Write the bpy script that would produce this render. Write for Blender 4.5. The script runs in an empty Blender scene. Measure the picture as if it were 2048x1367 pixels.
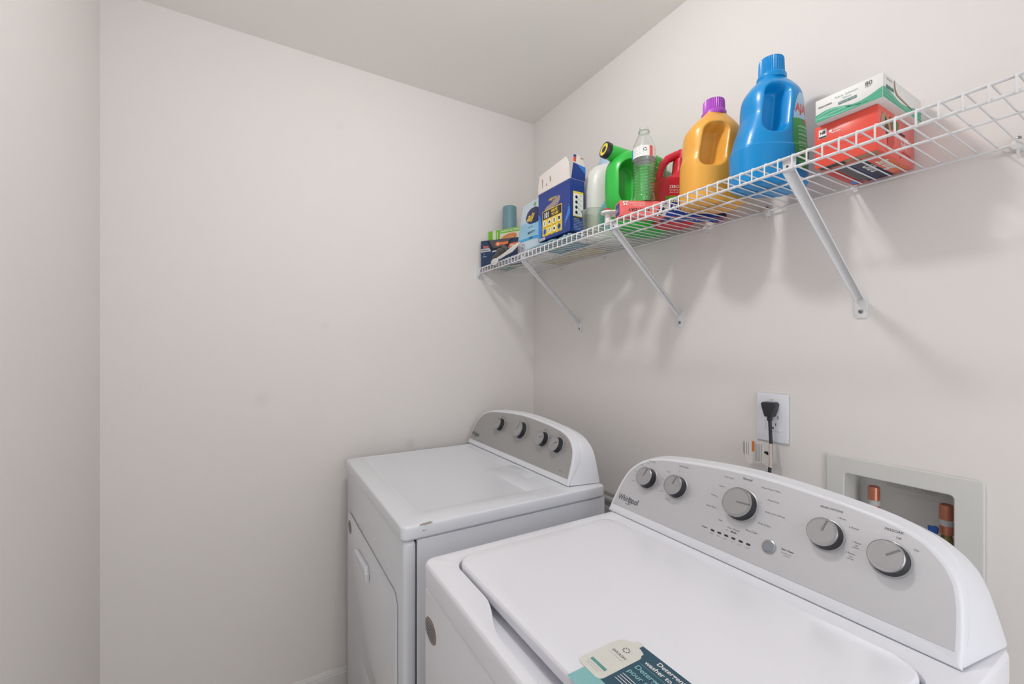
import bpy, bmesh, math, random
from mathutils import Matrix, Vector
random.seed(4)
SC = bpy.context.scene
COL = SC.collection
PI = math.pi

# ------------------------------------------------------------------ camera
CAMPOS = (1.78, -1.175, 1.33)
cd = bpy.data.cameras.new('camera'); cam = bpy.data.objects.new('camera', cd); COL.objects.link(cam)
cd.sensor_width = 36; cd.lens = 862 / 2048 * 36; cd.shift_y = 13.5 / 2048; cd.clip_start = 0.02
cam.location = CAMPOS
cam.rotation_euler = (PI / 2, 0, PI / 2 - math.atan(509 / 862))
SC.camera = cam

# ------------------------------------------------------------------ light and exposure
SC.view_settings.view_transform = 'Standard'; SC.view_settings.look = 'None'
SC.view_settings.gamma = 1; SC.view_settings.use_curve_mapping = False
SC.view_settings.exposure = 0.08
w = bpy.data.worlds.new('world'); SC.world = w; w.use_nodes = True
w.node_tree.nodes['Background'].inputs[0].default_value = (0.95, 0.97, 1.0, 1)
w.node_tree.nodes['Background'].inputs[1].default_value = 1.7
LAMP_STRENGTH = 158.0
# added fill light just outside the unseen doorway behind the camera
ld = bpy.data.lights.new('doorway_fill', 'AREA'); ld.shape = 'RECTANGLE'; ld.size = 0.8; ld.size_y = 1.9
ld.energy = 4.8; ld.color = (0.93, 0.96, 1.0)
lo = bpy.data.objects.new('doorway_fill', ld); COL.objects.link(lo)
lo.location = (2.78, -0.60, 1.2); lo.rotation_euler = (PI / 2, 0, PI / 2 + 0.35)

# ------------------------------------------------------------------ materials
def lin(c):
    c = c / 255
    return c / 12.92 if c <= 0.04045 else ((c + 0.055) / 1.055) ** 2.4
MC = {}
def mat(name, rgb, rough=0.5, metal=0.0, var=0.02, scale=30, bump=0.0, bscale=200, trans=0, ior=1.45, coat=0, alpha=1, spots=None, sub=0):
    if name in MC: return MC[name]
    m = bpy.data.materials.new(name); m.use_nodes = True
    nt = m.node_tree; N = nt.nodes; L = nt.links; b = N['Principled BSDF']
    col = tuple(lin(c) for c in rgb)
    tc = N.new('ShaderNodeTexCoord'); nz = N.new('ShaderNodeTexNoise')
    nz.inputs['Scale'].default_value = scale; nz.inputs['Detail'].default_value = 3
    L.new(tc.outputs['Object'], nz.inputs['Vector'])
    mx = N.new('ShaderNodeMix'); mx.data_type = 'RGBA'
    mx.inputs[6].default_value = (*[c * (1 - var) for c in col], 1); mx.inputs[7].default_value = (*[min(1, c * (1 + var)) for c in col], 1)
    L.new(nz.outputs['Fac'], mx.inputs[0])
    out = mx.outputs[2]
    for (p, r, sc, amt) in (spots or []):
        vm = N.new('ShaderNodeVectorMath'); vm.operation = 'SUBTRACT'; vm.inputs[1].default_value = p
        L.new(tc.outputs['Object'], vm.inputs[0])
        vl = N.new('ShaderNodeVectorMath'); vl.operation = 'LENGTH'; L.new(vm.outputs[0], vl.inputs[0])
        n2 = N.new('ShaderNodeTexNoise'); n2.inputs['Scale'].default_value = sc; L.new(tc.outputs['Object'], n2.inputs['Vector'])
        mr = N.new('ShaderNodeMapRange'); mr.inputs[1].default_value = r; mr.inputs[2].default_value = r * 0.3
        mr.inputs[3].default_value = 0; mr.inputs[4].default_value = amt; L.new(vl.outputs['Value'], mr.inputs[0])
        mm = N.new('ShaderNodeMath'); mm.operation = 'MULTIPLY'; L.new(mr.outputs[0], mm.inputs[0]); L.new(n2.outputs['Fac'], mm.inputs[1])
        m2 = N.new('ShaderNodeMix'); m2.data_type = 'RGBA'; L.new(mm.outputs[0], m2.inputs[0]); L.new(out, m2.inputs[6])
        m2.inputs[7].default_value = (*[c * 0.55 for c in col], 1); out = m2.outputs[2]
    L.new(out, b.inputs['Base Color'])
    b.inputs['Roughness'].default_value = rough; b.inputs['Metallic'].default_value = metal
    b.inputs['IOR'].default_value = ior
    b.inputs['Transmission Weight'].default_value = trans
    b.inputs['Coat Weight'].default_value = coat
    if sub:
        b.inputs['Subsurface Weight'].default_value = sub; b.inputs['Subsurface Radius'].default_value = (0.02, 0.02, 0.02)
        b.inputs['Subsurface Scale'].default_value = 0.5
    b.inputs['Alpha'].default_value = alpha
    if bump:
        nb = N.new('ShaderNodeTexNoise'); nb.inputs['Scale'].default_value = bscale; nb.inputs['Detail'].default_value = 4
        L.new(tc.outputs['Object'], nb.inputs['Vector'])
        bp = N.new('ShaderNodeBump'); bp.inputs['Strength'].default_value = bump; bp.inputs['Distance'].default_value = 0.002
        L.new(nb.outputs['Fac'], bp.inputs['Height']); L.new(bp.outputs[0], b.inputs['Normal'])
    MC[name] = m
    return m

WALL = mat('wall_paint', (231, 227, 224.5), 0.75, var=0.006, scale=2, bump=0.08, bscale=260,
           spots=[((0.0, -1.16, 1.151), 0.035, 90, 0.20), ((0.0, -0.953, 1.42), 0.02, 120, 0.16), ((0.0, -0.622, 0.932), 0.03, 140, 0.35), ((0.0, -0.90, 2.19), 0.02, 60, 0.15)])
CEIL = mat('ceiling_paint', (243, 240, 236), 0.85, var=0.006, scale=2, bump=0.08, bscale=200)
TRIMM = mat('trim_paint', (222, 221, 220), 0.45, var=0.01)
FLOORM = mat('vinyl_floor', (228, 222, 214), 0.5, var=0.08, scale=8)
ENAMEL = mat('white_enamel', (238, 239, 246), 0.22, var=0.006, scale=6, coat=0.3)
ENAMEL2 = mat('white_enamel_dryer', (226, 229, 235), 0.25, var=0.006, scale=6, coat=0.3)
PLASW = mat('white_plastic', (229, 231, 237), 0.28, var=0.01)
SEAMM = mat('seam_dark', (70, 72, 76), 0.6)
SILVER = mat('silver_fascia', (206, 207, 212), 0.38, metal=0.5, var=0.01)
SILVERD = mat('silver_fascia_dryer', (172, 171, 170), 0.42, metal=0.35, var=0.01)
PRINT = mat('print_grey', (72, 74, 80), 0.6)
PRINTL = mat('print_light_grey', (118, 120, 126), 0.6)
DARK = mat('dark_plastic', (44, 45, 50), 0.35)
KNOBF = mat('knob_face', (170, 170, 172), 0.38, metal=0.5, var=0.01)
CHROME = mat('chrome', (176, 177, 180), 0.22, metal=1.0)
POINTM = mat('knob_pointer', (125, 125, 128), 0.4, metal=0.3)
BTN = mat('button_grey', (140, 147, 155), 0.35, metal=0.2)
WIRE = mat('wire_coating', (226, 226, 228), 0.3, var=0.01)
STEEL = mat('screw_steel', (150, 150, 152), 0.3, metal=0.9)
PWHITE = mat('print_white', (240, 240, 238), 0.5)
BLACK = mat('black', (24, 24, 26), 0.4)

# ------------------------------------------------------------------ mesh builder
class MB:
    def __init__(s): s.bm = bmesh.new(); s.M = Matrix(); s.mats = []; s.mi = 0; s.warp = None
    def use(s, m):
        if m not in s.mats: s.mats.append(m)
        s.mi = s.mats.index(m); return s
    def frame(s, o, x, y):
        x = Vector(x).normalized(); y = Vector(y).normalized(); z = x.cross(y)
        s.M = Matrix(((x[0], y[0], z[0], o[0]), (x[1], y[1], z[1], o[1]), (x[2], y[2], z[2], o[2]), (0, 0, 0, 1))); return s
    def add(s, vs, fs):
        out = []
        for v in vs:
            v = Vector(v)
            if s.warp: v = Vector(s.warp(v))
            out.append(s.bm.verts.new(s.M @ v))
        for f in fs:
            if len(set(f)) < 3: continue
            try: fc = s.bm.faces.new([out[i] for i in f]); fc.material_index = s.mi
            except ValueError: pass
        return s
    def merge(s, t):
        t.verts.ensure_lookup_table(); t.verts.index_update()
        s.add([v.co.copy() for v in t.verts], [[v.index for v in f.verts] for f in t.faces]); t.free(); return s
    def box(s, x0, x1, y0, y1, z0, z1, bev=0, seg=3):
        t = bmesh.new(); bmesh.ops.create_cube(t, size=1)
        for v in t.verts:
            v.co = Vector(((x0 + x1) / 2 + v.co.x * (x1 - x0), (y0 + y1) / 2 + v.co.y * (y1 - y0), (z0 + z1) / 2 + v.co.z * (z1 - z0)))
        if bev: bmesh.ops.bevel(t, geom=t.edges[:], offset=bev, segments=seg, profile=0.5, affect='EDGES')
        return s.merge(t)
    def loft(s, loops, cap0=True, cap1=True):
        n = len(loops[0]); vs = [p for l in loops for p in l]; fs = []
        for k in range(len(loops) - 1):
            for i in range(n):
                j = (i + 1) % n
                fs.append([k * n + i, k * n + j, (k + 1) * n + j, (k + 1) * n + i])
        if cap0: fs.append(list(range(n))[::-1])
        if cap1: fs.append([(len(loops) - 1) * n + i for i in range(n)])
        return s.add(vs, fs)
    def prism(s, poly, z0, z1, b=0):
        if b:
            ins = inset(poly, b); m = inset(poly, b * 0.3)
            return s.loft([[(x, y, z0) for x, y in ins], [(x, y, z0 + b * .3) for x, y in m], [(x, y, z0 + b) for x, y in poly], [(x, y, z1 - b) for x, y in poly], [(x, y, z1 - b * .3) for x, y in m], [(x, y, z1) for x, y in ins]])
        return s.loft([[(x, y, z0) for x, y in poly], [(x, y, z1) for x, y in poly]])
    def poly(s, pts, z=0.0004): return s.add([(p[0], p[1], z) for p in pts], [list(range(len(pts)))])
    def rect(s, x0, x1, y0, y1, z=0.0004): return s.poly([(x0, y0), (x1, y0), (x1, y1), (x0, y1)], z)
    def disc(s, x, y, rx, ry=None, z=0.0004, n=28, a0=0):
        ry = ry or rx
        return s.poly([(x + rx * math.cos(a0 + 2 * PI * i / n), y + ry * math.sin(a0 + 2 * PI * i / n)) for i in range(n)], z)
    def ring(s, x, y, rx, ry, t, z=0.0004, n=40, a0=0, a1=2 * PI, tilt=0):
        vs = []; fs = []; full = abs(a1 - a0 - 2 * PI) < 1e-6; c, sn = math.cos(tilt), math.sin(tilt)
        for i in range(n + 1):
            a = a0 + (a1 - a0) * i / n
            for k in (0, 1):
                px, py = (rx - t * k) * math.cos(a), (ry - t * k) * math.sin(a)
                vs.append((x + px * c - py * sn, y + px * sn + py * c, z))
        for i in range(n): fs.append([2 * i + 1, 2 * i, 2 * i + 2, 2 * i + 3])
        return s.add(vs, fs)
    def lathe(s, prof, n=48, cx=0, cy=0, cap0=True, cap1=True, sy=1):
        return s.loft([[(cx + r * math.cos(2 * PI * i / n), cy + sy * r * math.sin(2 * PI * i / n), z) for i in range(n)] for r, z in prof], cap0, cap1)
    def tube(s, pts, r, n=10, closed=False, flat=1.0):
        pts = [Vector(p) for p in pts]; loops = []; N = len(pts); up = None
        for i, p in enumerate(pts):
            a = pts[(i - 1) % N] if closed or i > 0 else p; b = pts[(i + 1) % N] if closed or i < N - 1 else p
            t = (b - a).normalized()
            if up is None: up = Vector((0, 0, 1)) if abs(t.z) < 0.9 else Vector((1, 0, 0))
            x = t.cross(up).normalized(); up = x.cross(t).normalized()
            rr = r[i] if isinstance(r, (list, tuple)) else r
            loops.append([p + x * (rr * math.cos(2 * PI * k / n)) + up * (rr * flat * math.sin(2 * PI * k / n)) for k in range(n)])
        if closed: loops.append(loops[0]); return s.loft(loops, False, False)
        return s.loft(loops)
    def text(s, t, h, x=0, y=0, align='LEFT', rot=0, bold=0, sx=1, z=0.0005, shear=0, fy=1):
        cu = bpy.data.curves.new('t', 'FONT'); cu.body = t; cu.size = h / 0.72; cu.align_x = align; cu.offset = bold * h; cu.resolution_u = 4; cu.shear = shear
        o = bpy.data.objects.new('t', cu); me = bpy.data.meshes.new_from_object(o)
        c, sn = math.cos(rot), math.sin(rot)
        vs = [(x + (v.co.x * sx) * c - v.co.y * fy * sn, y + (v.co.x * sx) * sn + v.co.y * fy * c, z) for v in me.vertices]
        s.add(vs, [list(p.vertices) for p in me.polygons])
        bpy.data.objects.remove(o); bpy.data.curves.remove(cu); bpy.data.meshes.remove(me); return s
    def build(s, name, parent=None, loc=None, ang=35, fix=True):
        me = bpy.data.meshes.new(name)
        if fix: bmesh.ops.recalc_face_normals(s.bm, faces=s.bm.faces[:])
        off = None
        if parent is not None:
            r = parent
            while r.parent: r = r.parent
            off = Vector(r.location)
        elif loc is not None: off = Vector(loc)
        if off is not None:
            for v in s.bm.verts: v.co -= off
        s.bm.to_mesh(me); s.bm.free()
        for m in s.mats: me.materials.append(m)
        for p in me.polygons: p.use_smooth = True
        me.set_sharp_from_angle(angle=math.radians(ang))
        o = bpy.data.objects.new(name, me); COL.objects.link(o)
        if parent is not None: o.parent = parent
        elif loc is not None: o.location = loc
        return o

def inset(poly, d):
    n = len(poly); A = sum(poly[i][0] * poly[(i + 1) % n][1] - poly[(i + 1) % n][0] * poly[i][1] for i in range(n)); sg = 1 if A > 0 else -1
    out = []
    for i in range(n):
        p0, p1, p2 = Vector(poly[i - 1]), Vector(poly[i]), Vector(poly[(i + 1) % n])
        e1 = (p1 - p0).normalized(); e2 = (p2 - p1).normalized()
        n1 = Vector((-e1.y, e1.x)) * sg; n2 = Vector((-e2.y, e2.x)) * sg
        m = n1 + n2; k = max(0.35, m.length_squared / 2)
        out.append(tuple(p1 + m * (d / k)))
    return out
def rrect(x0, x1, y0, y1, r, n=6):
    out = []
    for cx, cy, a in ((x1 - r, y1 - r, 0), (x0 + r, y1 - r, PI / 2), (x0 + r, y0 + r, PI), (x1 - r, y0 + r, 1.5 * PI)):
        for i in range(n + 1): out.append((cx + r * math.cos(a + PI / 2 * i / n), cy + r * math.sin(a + PI / 2 * i / n)))
    return out
def tag(o, label=None, cat=None, group=None, kind=None):
    if label: o['label'] = label
    if cat: o['category'] = cat
    if group: o['group'] = group
    if kind: o['kind'] = kind
    return o
def thing(name, loc, label, cat, group=None):
    o = bpy.data.objects.new(name, None); COL.objects.link(o); o.location = loc; o.empty_display_size = 0.05
    return tag(o, label, cat, group)
def struct(o): o['kind'] = 'structure'; return o
def one(m): b = MB(); b.use(m); return b

# ------------------------------------------------------------------ room
XF, YL, H = 2.45, -1.591, 2.437
b = one(WALL); b.box(-0.1, 0, YL - 0.1, 0.12, 0, H); struct(b.build('wall_back'))
b = one(WALL); b.box(0, XF + .1, YL - 0.1, YL, 0, H); struct(b.build('wall_left'))
b = one(WALL)                                        # wall with the supply-box opening
b.box(0, 1.310, 0, 0.12, 0, H); b.box(1.496, XF + .1, 0, 0.12, 0, H); b.box(1.310, 1.496, 0, 0.12, 1.045, H); b.box(1.310, 1.496, 0, 0.12, 0, 0.885)
struct(b.build('wall_right'))
b = one(WALL)                                        # unseen wall behind the camera, its doorway placed to let in the fill light
b.box(XF, XF + .1, YL, -1.18, 0, H); b.box(XF, XF + .1, -0.34, 0, 0, H); b.box(XF, XF + .1, -1.18, -0.34, 2.05, H)
struct(b.build('wall_front'))
b = one(TRIMM)
b.box(XF - .015, XF, -1.24, -1.18, 0, 2.11, .003); b.box(XF - .015, XF, -0.34, -0.28, 0, 2.11, .003); b.box(XF - .015, XF, -1.18, -0.34, 2.05, 2.11, .003)
struct(b.build('trim_2'))
b = one(CEIL); b.box(-.1, XF + .1, YL - .1, .12, H, H + .1); struct(b.build('ceiling'))
b = one(FLOORM); b.box(-.1, XF + .1, YL - .1, .12, -.1, 0); struct(b.build('floor'))
def baseboard(name, o, x, y, L):
    b = one(TRIMM); b.frame(o, x, y)                 # x along the wall, y up, z out of the wall
    pr = [(0, 0), (0.0135, 0), (0.0135, 0.078), (0.011, 0.083), (0.011, 0.088), (0.0085, 0.092), (0.007, 0.0965), (0.003, 0.099), (0, 0.099)]
    b.loft([[(t, q[1], q[0]) for q in pr] for t in (0, L)])
    struct(b.build(name, ang=20))
baseboard('baseboard_back', (0.0, YL, 0), (0, 1, 0), (0, 0, 1), -YL)
baseboard('baseboard_left', (XF, YL, 0), (-1, 0, 0), (0, 0, 1), XF)
baseboard('baseboard_right', (0, 0, 0), (1, 0, 0), (0, 0, 1), XF)
b = one(mat('trim_grey', (176, 175, 172), 0.5)); pr = [(0, .70), (.016, .70), (.016, .72), (.010, .724), (.010, .742), (.022, .748), (.022, .758), (.012, .764), (.012, .778), (.004, .783), (0, .783)]
b.loft([[(x, -q[0], q[1]) for q in pr] for x in (0.02, 1.25)]); struct(b.build('trim_1', ang=20))
# ceiling lamp
LX, LY = 1.05, -0.82
t = thing('ceiling_light', (LX, LY, H), 'round white flush ceiling lamp with a frosted glass dome', 'ceiling light')
b = one(PLASW); b.lathe([(0.085, H - .0005), (0.09, H - .01), (0.09, H - .03), (0.083, H - .034)], cx=LX, cy=LY); b.build('base', t)
em = bpy.data.materials.new('lamp_glass'); em.use_nodes = True; nb = em.node_tree.nodes['Principled BSDF']
nb.inputs['Emission Color'].default_value = (1.0, 0.975, 0.955, 1); nb.inputs['Emission Strength'].default_value = LAMP_STRENGTH; nb.inputs['Base Color'].default_value = (.9, .9, .88, 1)
b = one(em); b.lathe([(0.055 * math.cos(a), H - .035 - 0.055 * math.sin(a)) for a in [i * PI / 2 / 10 for i in range(10)]] + [(0.002, H - .09)], cx=LX, cy=LY, n=32, cap0=False); b.build('dome', t)

# ------------------------------------------------------------------ appliances
OUT = [(0.335, 0), (0.334, .03), (0.331, .06), (0.328, .083), (0.321, .109), (0.312, .125), (0.300, .139), (0.285, .152), (0.268, .161), (0.245, .169), (0.22, .1745), (0.18, .180), (0.13, .185), (0.08, .189), (0.04, .191), (0, .192)]
def outline(cx, sx, ss):
    r = [(cx + x * sx, s * ss) for x, s in OUT]; l = [(cx - x * sx, s * ss) for x, s in OUT[:-1]][::-1]
    # smooth by chaikin on the curved part
    pts = r + l
    for _ in range(2):
        q = [pts[0]]
        for a, c in zip(pts, pts[1:]): q += [(a[0] * .75 + c[0] * .25, a[1] * .75 + c[1] * .25), (a[0] * .25 + c[0] * .75, a[1] * .25 + c[1] * .75)]
        pts = q + [pts[-1]]
    return pts
class Console:
    def __init__(s, y0, z0, deg, cx, sx, ss):
        s.y0, s.z0, s.cx = y0, z0, cx; th = math.radians(deg); s.c, s.s = math.cos(th), math.sin(th)
        s.ol = outline(cx, sx, ss)
    def P(s, x, u, off=0): return (x, s.y0 + u * s.s - off * s.c, s.z0 + u * s.c + off * s.s)
    def fr(s, b, x=0, u=0, off=0): return b.frame(s.P(x, u, off), (1, 0, 0), (0, s.s, s.c))
    def build(s, root, yb, ztop, zfl, mp, mf, fasc_bot=0.02):
        clamp = lambda p: (p[0], p[1], max(p[2], zfl))
        b = one(mp)
        ins = lambda q: [(x, max(u, q)) for x, u in inset(s.ol, q)]
        i1, i2, i3 = ins(.0015), ins(.005), ins(.009)
        def lp(o, off): return [clamp(s.P(x, u, off)) for x, u in o]
        umax = max(u for x, u in s.ol); cx = s.cx
        def dep(u): q = min(1, u / .07); return .007 + .020 * q * q * (3 - 2 * q)
        def bk(o, e): return [(p[0], p[1] + dep(max(0, u)) + e, p[2]) for p, (x, u) in ((s.P(x, u), (x, u)) for x, u in o)]
        b.loft([[clamp(p) for p in bk(i1, .0)], [clamp(p) for p in bk(s.ol, -.0012)], lp(s.ol, -.004), lp(i1, -.0014), lp(i2, 0), lp(i3, -.0005)])
        b.build('console_bezel', root, ang=40)
        b = one(mp)
        def back(y, k, kz): return [(cx + (x - cx) * (1 + k * (1 - max(0, u) / umax) ** 2.2), y, zfl + .0005 + (s.P(x, u)[2] - s.z0) * kz) for x, u in s.ol]
        def mix(A, B, f): return [tuple(p * (1 - f) + q * f for p, q in zip(a_, b_)) for a_, b_ in zip(A, B)]
        j1 = [clamp(p) for p in bk(ins(.0028), -.002)]; j2 = [clamp(p) for p in bk(ins(.0020), .0012)]; j3 = [clamp(p) for p in bk(s.ol, .0028)]
        kz = (ztop - s.z0) / (umax * s.c); e1 = back(yb - .010, .050, kz); e2 = back(yb, .046, kz * .975)
        b.loft([j1, j2, j3, mix(j3, e1, .5), e1, mix(e1, e2, .6), e2])
        b.build('console_housing', root, ang=40)
        # silver fascia
        f = [(x, max(u, fasc_bot)) for x, u in inset(s.ol, .0085)]
        g = []
        for p in f:
            if not g or (abs(p[0] - g[-1][0]) + abs(p[1] - g[-1][1])) > 1e-5: g.append(p)
        b = one(mf); s.fr(b); b.prism(g, -.004, .0004); b.use(SEAMM)
        return b
def knob(C, root, x, u, r, ang, h=.022, big=False, dark=True):
    b = one(CHROME if not dark else DARK); C.fr(b, x, u)
    b.use(CHROME if not dark else KNOBF).lathe([(r + .0045, .0005), (r + .0045, .0022), (r + .003, .003)], n=48)
    b.use(DARK).lathe([(r + .002, .003), (r - .0005, h * .55), (r - .0015, h - .003)], n=48)
    k = b.build('knob', root)
    b = one(KNOBF); C.fr(b, x, u)
    b.use(CHROME).lathe([(r - .002, h - .0035), (r, h - .003), (r, h - .0008), (r - .0012, h), (r - .0035, h - .0002)], n=48, cap0=True, cap1=True)
    b.use(KNOBF).lathe([(r - .0042, h - .0003), (r - .0045, h + .0003)], n=48)
    b.use(POINTM); c, s = math.cos(ang), math.sin(ang)
    q = [(.001, -.0014), (r - .003, -.0014), (r - .003, .0014), (.001, .0014)]
    b.prism([(px * c - py * s, px * s + py * c) for px, py in q], h + .0002, h + .0009)
    b.build('knob_face', k)
    return k

# ---- washer
WX0, WX1, WY0, WY1, WZ = 0.925, 1.612, -0.884, -0.235, 0.900
W = thing('washing_machine', ((WX0 + WX1) / 2, -.56, 0), 'white top-loading washing machine with grey control panel, nearest the camera', 'washing machine')
b = one(ENAMEL); b.box(WX0 + .004, WX1 - .004, WY0 + .034, WY1 - .004, .03, .8475, .006); b.build('cabinet', W)
b = one(ENAMEL); b.box(WX0 + .003, WX1 - .003, WY0 + .003, WY0 + .033, .03, .8475, .009); b.build('front_panel', W)
for fx in (WX0 + .06, WX1 - .06):
    for fy in (WY0 + .07, WY1 - .06): b = one(DARK); b.lathe([(.02, 0), (.02, .012), (.01, .014), (.01, .032)], cx=fx, cy=fy, n=20); b.build('foot', W)
LX0, LX1, LY0, LY1 = .970, 1.570, -.829, -.413
def hole(d, z):
    # opening of the worktop round the lid, with the finger notch at the front
    base = rrect(LX0 - .005 - d, LX1 + .005 + d, LY0 - .004 - d, LY1 + .005 + d, .040 + d, 8)
    out = []
    for i, p in enumerate(base): out.append(p)
    # insert notch points along the front edge, between the two front corners
    fr = []
    for k in range(0, 25):
        x = 1.11 + (1.43 - 1.11) * k / 24; a = min(1, max(0, (x - 1.11) / .11)) * min(1, max(0, (1.43 - x) / .11)); a = a * a * (3 - 2 * a)
        fr.append((x, LY0 - .004 - d - a * .030))
    idx = 27  # after third corner (left-front)
    out = out[:idx] + fr + out[idx:]
    return [(x, y, z) for x, y in out]
# worktop: rim round the opening
b = one(ENAMEL)
def ow(d, z): return [(x, y, z) for x, y in rrect(WX0 + d, WX1 - d, WY0 + d, WY1 - d, .022 - d * .8, 8)]
prof = [(0.003, .8515), (0, .856), (0, WZ - .009), (.0012, WZ - .0045), (.004, WZ - .0015), (.009, WZ)]
b.loft([ow(d, z) for d, z in prof], True, False)
tb = bmesh.new(); eo = [tb.verts.new(p) for p in ow(.009, WZ)]; ei = [tb.verts.new(p) for p in hole(0.003, WZ)]
es = [tb.edges.new((l[i], l[(i + 1) % len(l)])) for l in (eo, ei) for i in range(len(l))]
bmesh.ops.triangle_fill(tb, use_beauty=True, edges=es)
b.merge(tb)
b.loft([hole(.003, WZ), hole(.001, WZ - .0008), hole(0, WZ - .003), hole(0, WZ - .026)], False, False)
b.loft([hole(0, WZ - .026), hole(-.012, WZ - .0265)], False, True)
bmesh.ops.remove_doubles(b.bm, verts=b.bm.verts[:], dist=.00005)
b.build('worktop', W, ang=30)
b = one(ENAMEL)
def ll(d, z): return [(x, y, z) for x, y in rrect(LX0 + d, LX1 - d, LY0 + d, LY1 - d, .036 - d * .5, 8)]
b.loft([ll(.004, WZ - .012), ll(.0005, WZ - .010), ll(0, WZ + .002), ll(.001, WZ + .0055), ll(.0035, WZ + .008), ll(.008, WZ + .009), ll(.03, WZ + .0093)])
lid = b.build('lid', W, ang=30)
# printed sticker on the lid
ZS = WZ + .0097
TEAL = mat('sticker_teal', (52, 86, 104), .35); TEAL2 = mat('sticker_light_teal', (140, 192, 195), .35); CREAM = mat('sticker_cream', (222, 222, 214), .35)
b = one(TEAL); b.frame((0, 0, ZS), (1, 0, 0), (0, 1, 0))
b.prism([(1.338, -.812), (1.52, -.812), (1.52, -.706), (1.338, -.706)], 0, .0003)
b.use(TEAL2).rect(1.338, 1.52, -.832, -.7995, z=.0005)
b.use(CREAM).prism(rrect(1.322, 1.366, -.802, -.722, .008, 5), .0002, .0006, 0)
b.poly([(1.324, -.730), (1.364, -.730), (1.362, -.718), (1.352, -.714), (1.336, -.714), (1.326, -.718)], .00065); b.prism(rrect(1.338, 1.350, -.716, -.704, .003, 4), .0003, .0007)
b.use(mat('sticker_green_band', (98, 160, 150), .4)).rect(1.330, 1.358, -.786, -.781, z=.0008)
b.use(PRINTL)
for k, (a, c) in enumerate(((1.330, 1.356), (1.332, 1.354))): b.rect(a, c, -.790 - .004 * k, -.7897 - .004 * k, z=.0008)
b.rect(1.331, 1.357, -.7535, -.7532, z=.0008)
b.use(PRINT).text('SWASH', .0048, 1.3445, -.749, 'CENTER', z=.0009, sx=1.1)
for k in range(8):
    a = k * PI / 4; b.use(PRINTL).disc(1.3445 + .0045 * math.cos(a), -.733 + .0045 * math.sin(a), .0012, z=.0009, n=8)
b.use(PWHITE).text('Detergent dispenser in', .0075, 1.384, -.7185, z=.0008, bold=.02); b.text('washer to help load', .0075, 1.374, -.7305, z=.0008, bold=.02)
b.use(TEAL2).rect(1.372, 1.52, -.7355, -.7350, z=.0008)
b.text('Detergent compartment', .0085, 1.372, -.7475, z=.0008, bold=.02); b.text('pour side by side', .0085, 1.372, -.7600, z=.0008, bold=.02)
b.use(PWHITE)
for k in range(4): b.rect(1.372, 1.50, -.768 - .0045 * k, -.7670 - .0045 * k, z=.0008)
b.text('GET', .006, 1.382, -.812, z=.0008)
b.build('promotional_sticker', lid); 
# oval sticker on the front
b = one(mat('sticker_grey', (150, 148, 146), .4)); b.frame((.966, WY0 + .0029, .774), (1, 0, 0), (0, 0, 1))
RING = mat('sticker_rust_ring', (150, 92, 84), .4)
def oval(b):
    b.use(RING).prism([(.031 * math.cos(a * PI / 20), .023 * math.sin(a * PI / 20)) for a in range(40)], 0, .0003)
    b.use(mat('sticker_grey', (168, 166, 164), .4)).disc(0, 0, .0295, .0215, z=.0005, n=40); b.use(PRINT)
    for k in range(5):
        y = .0125 - k * .0062; wv = .024 * math.sqrt(max(.1, 1 - (y / .021) ** 2)); b.rect(-wv, wv, y - .0014, y + .0008, z=.0007)
oval(b); b.build('oval_sticker', W)
CW = Console(-.371, .903, 30, 1.256, 1.0, 1.0)
b = CW.build(W, -.237, 1.066, .9012, PLASW, SILVER, .0195)
def lab(b, t, x, u, h=.0030, al='CENTER', m=PRINTL, bold=0, sx=1.0): b.use(m).text(t, h, x, u, al, bold=bold, sx=sx, z=.0008)
lab(b, 'SOIL LEVEL', 1.003, .1535, .0032, m=PRINT); lab(b, 'WASH TEMP', 1.096, .1620, .0034, m=PRINT); lab(b, 'RINSE OPTIONS', 1.407, .1600, .0036, m=PRINT); lab(b, 'PRESOAK', 1.496, .1530, .0042, m=PRINT)
lab(b, 'Heavy', .994, .1465, .0026); lab(b, 'Normal', .976, .138, .0026); lab(b, 'Light', .966, .118, .0026, 'RIGHT'); lab(b, 'Ex Light', .973, .092, .0026, 'RIGHT')
lab(b, 'Hot', 1.088, .1500, .0026); lab(b, 'Warm', 1.066, .1415, .0026, 'RIGHT'); lab(b, 'Cool', 1.055, .119, .0026, 'RIGHT'); lab(b, 'Cold', 1.063, .091, .0026, 'RIGHT'); lab(b, 'Tap Cold', 1.083, .077, .0026)
lab(b, 'Normal', 1.250, .1725, .0048, m=PRINT, bold=.01)
for t_, x, u, al in (('Cold Wash', 1.210, .1665, 'CENTER'), ('Casual', 1.207, .144, 'RIGHT'), ('Delicate', 1.199, .120, 'RIGHT'), ('Quick Wash', 1.204, .095, 'RIGHT'), ('Soak', 1.225, .074, 'RIGHT'), ('Clean Washer', 1.252, .0660, 'CENTER'),
                    ('Rinse & Spin', 1.275, .074, 'LEFT'), ('Drain & Spin', 1.294, .095, 'LEFT'), ('Bulky Items /Sheets', 1.301, .120, 'LEFT'), ('Heavy Duty', 1.299, .144, 'LEFT'), ('Deep Water Wash', 1.281, .165, 'LEFT')):
    lab(b, t_, x, u, .0034, al)
lab(b, 'with', 1.240, .0605, .0024); lab(b, 'affresh', 1.254, .0600, .0034, m=PRINT, bold=.03)
lab(b, 'Progress', 1.1985, .0495, .0026, 'RIGHT', PRINT, .03)
for k, t_ in enumerate(('Sensing', 'Wash', 'Rinse', 'Spin', 'Done', 'Lid Lock')): lab(b, t_, 1.211 + k * .0154, .0425, .0020)
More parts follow.
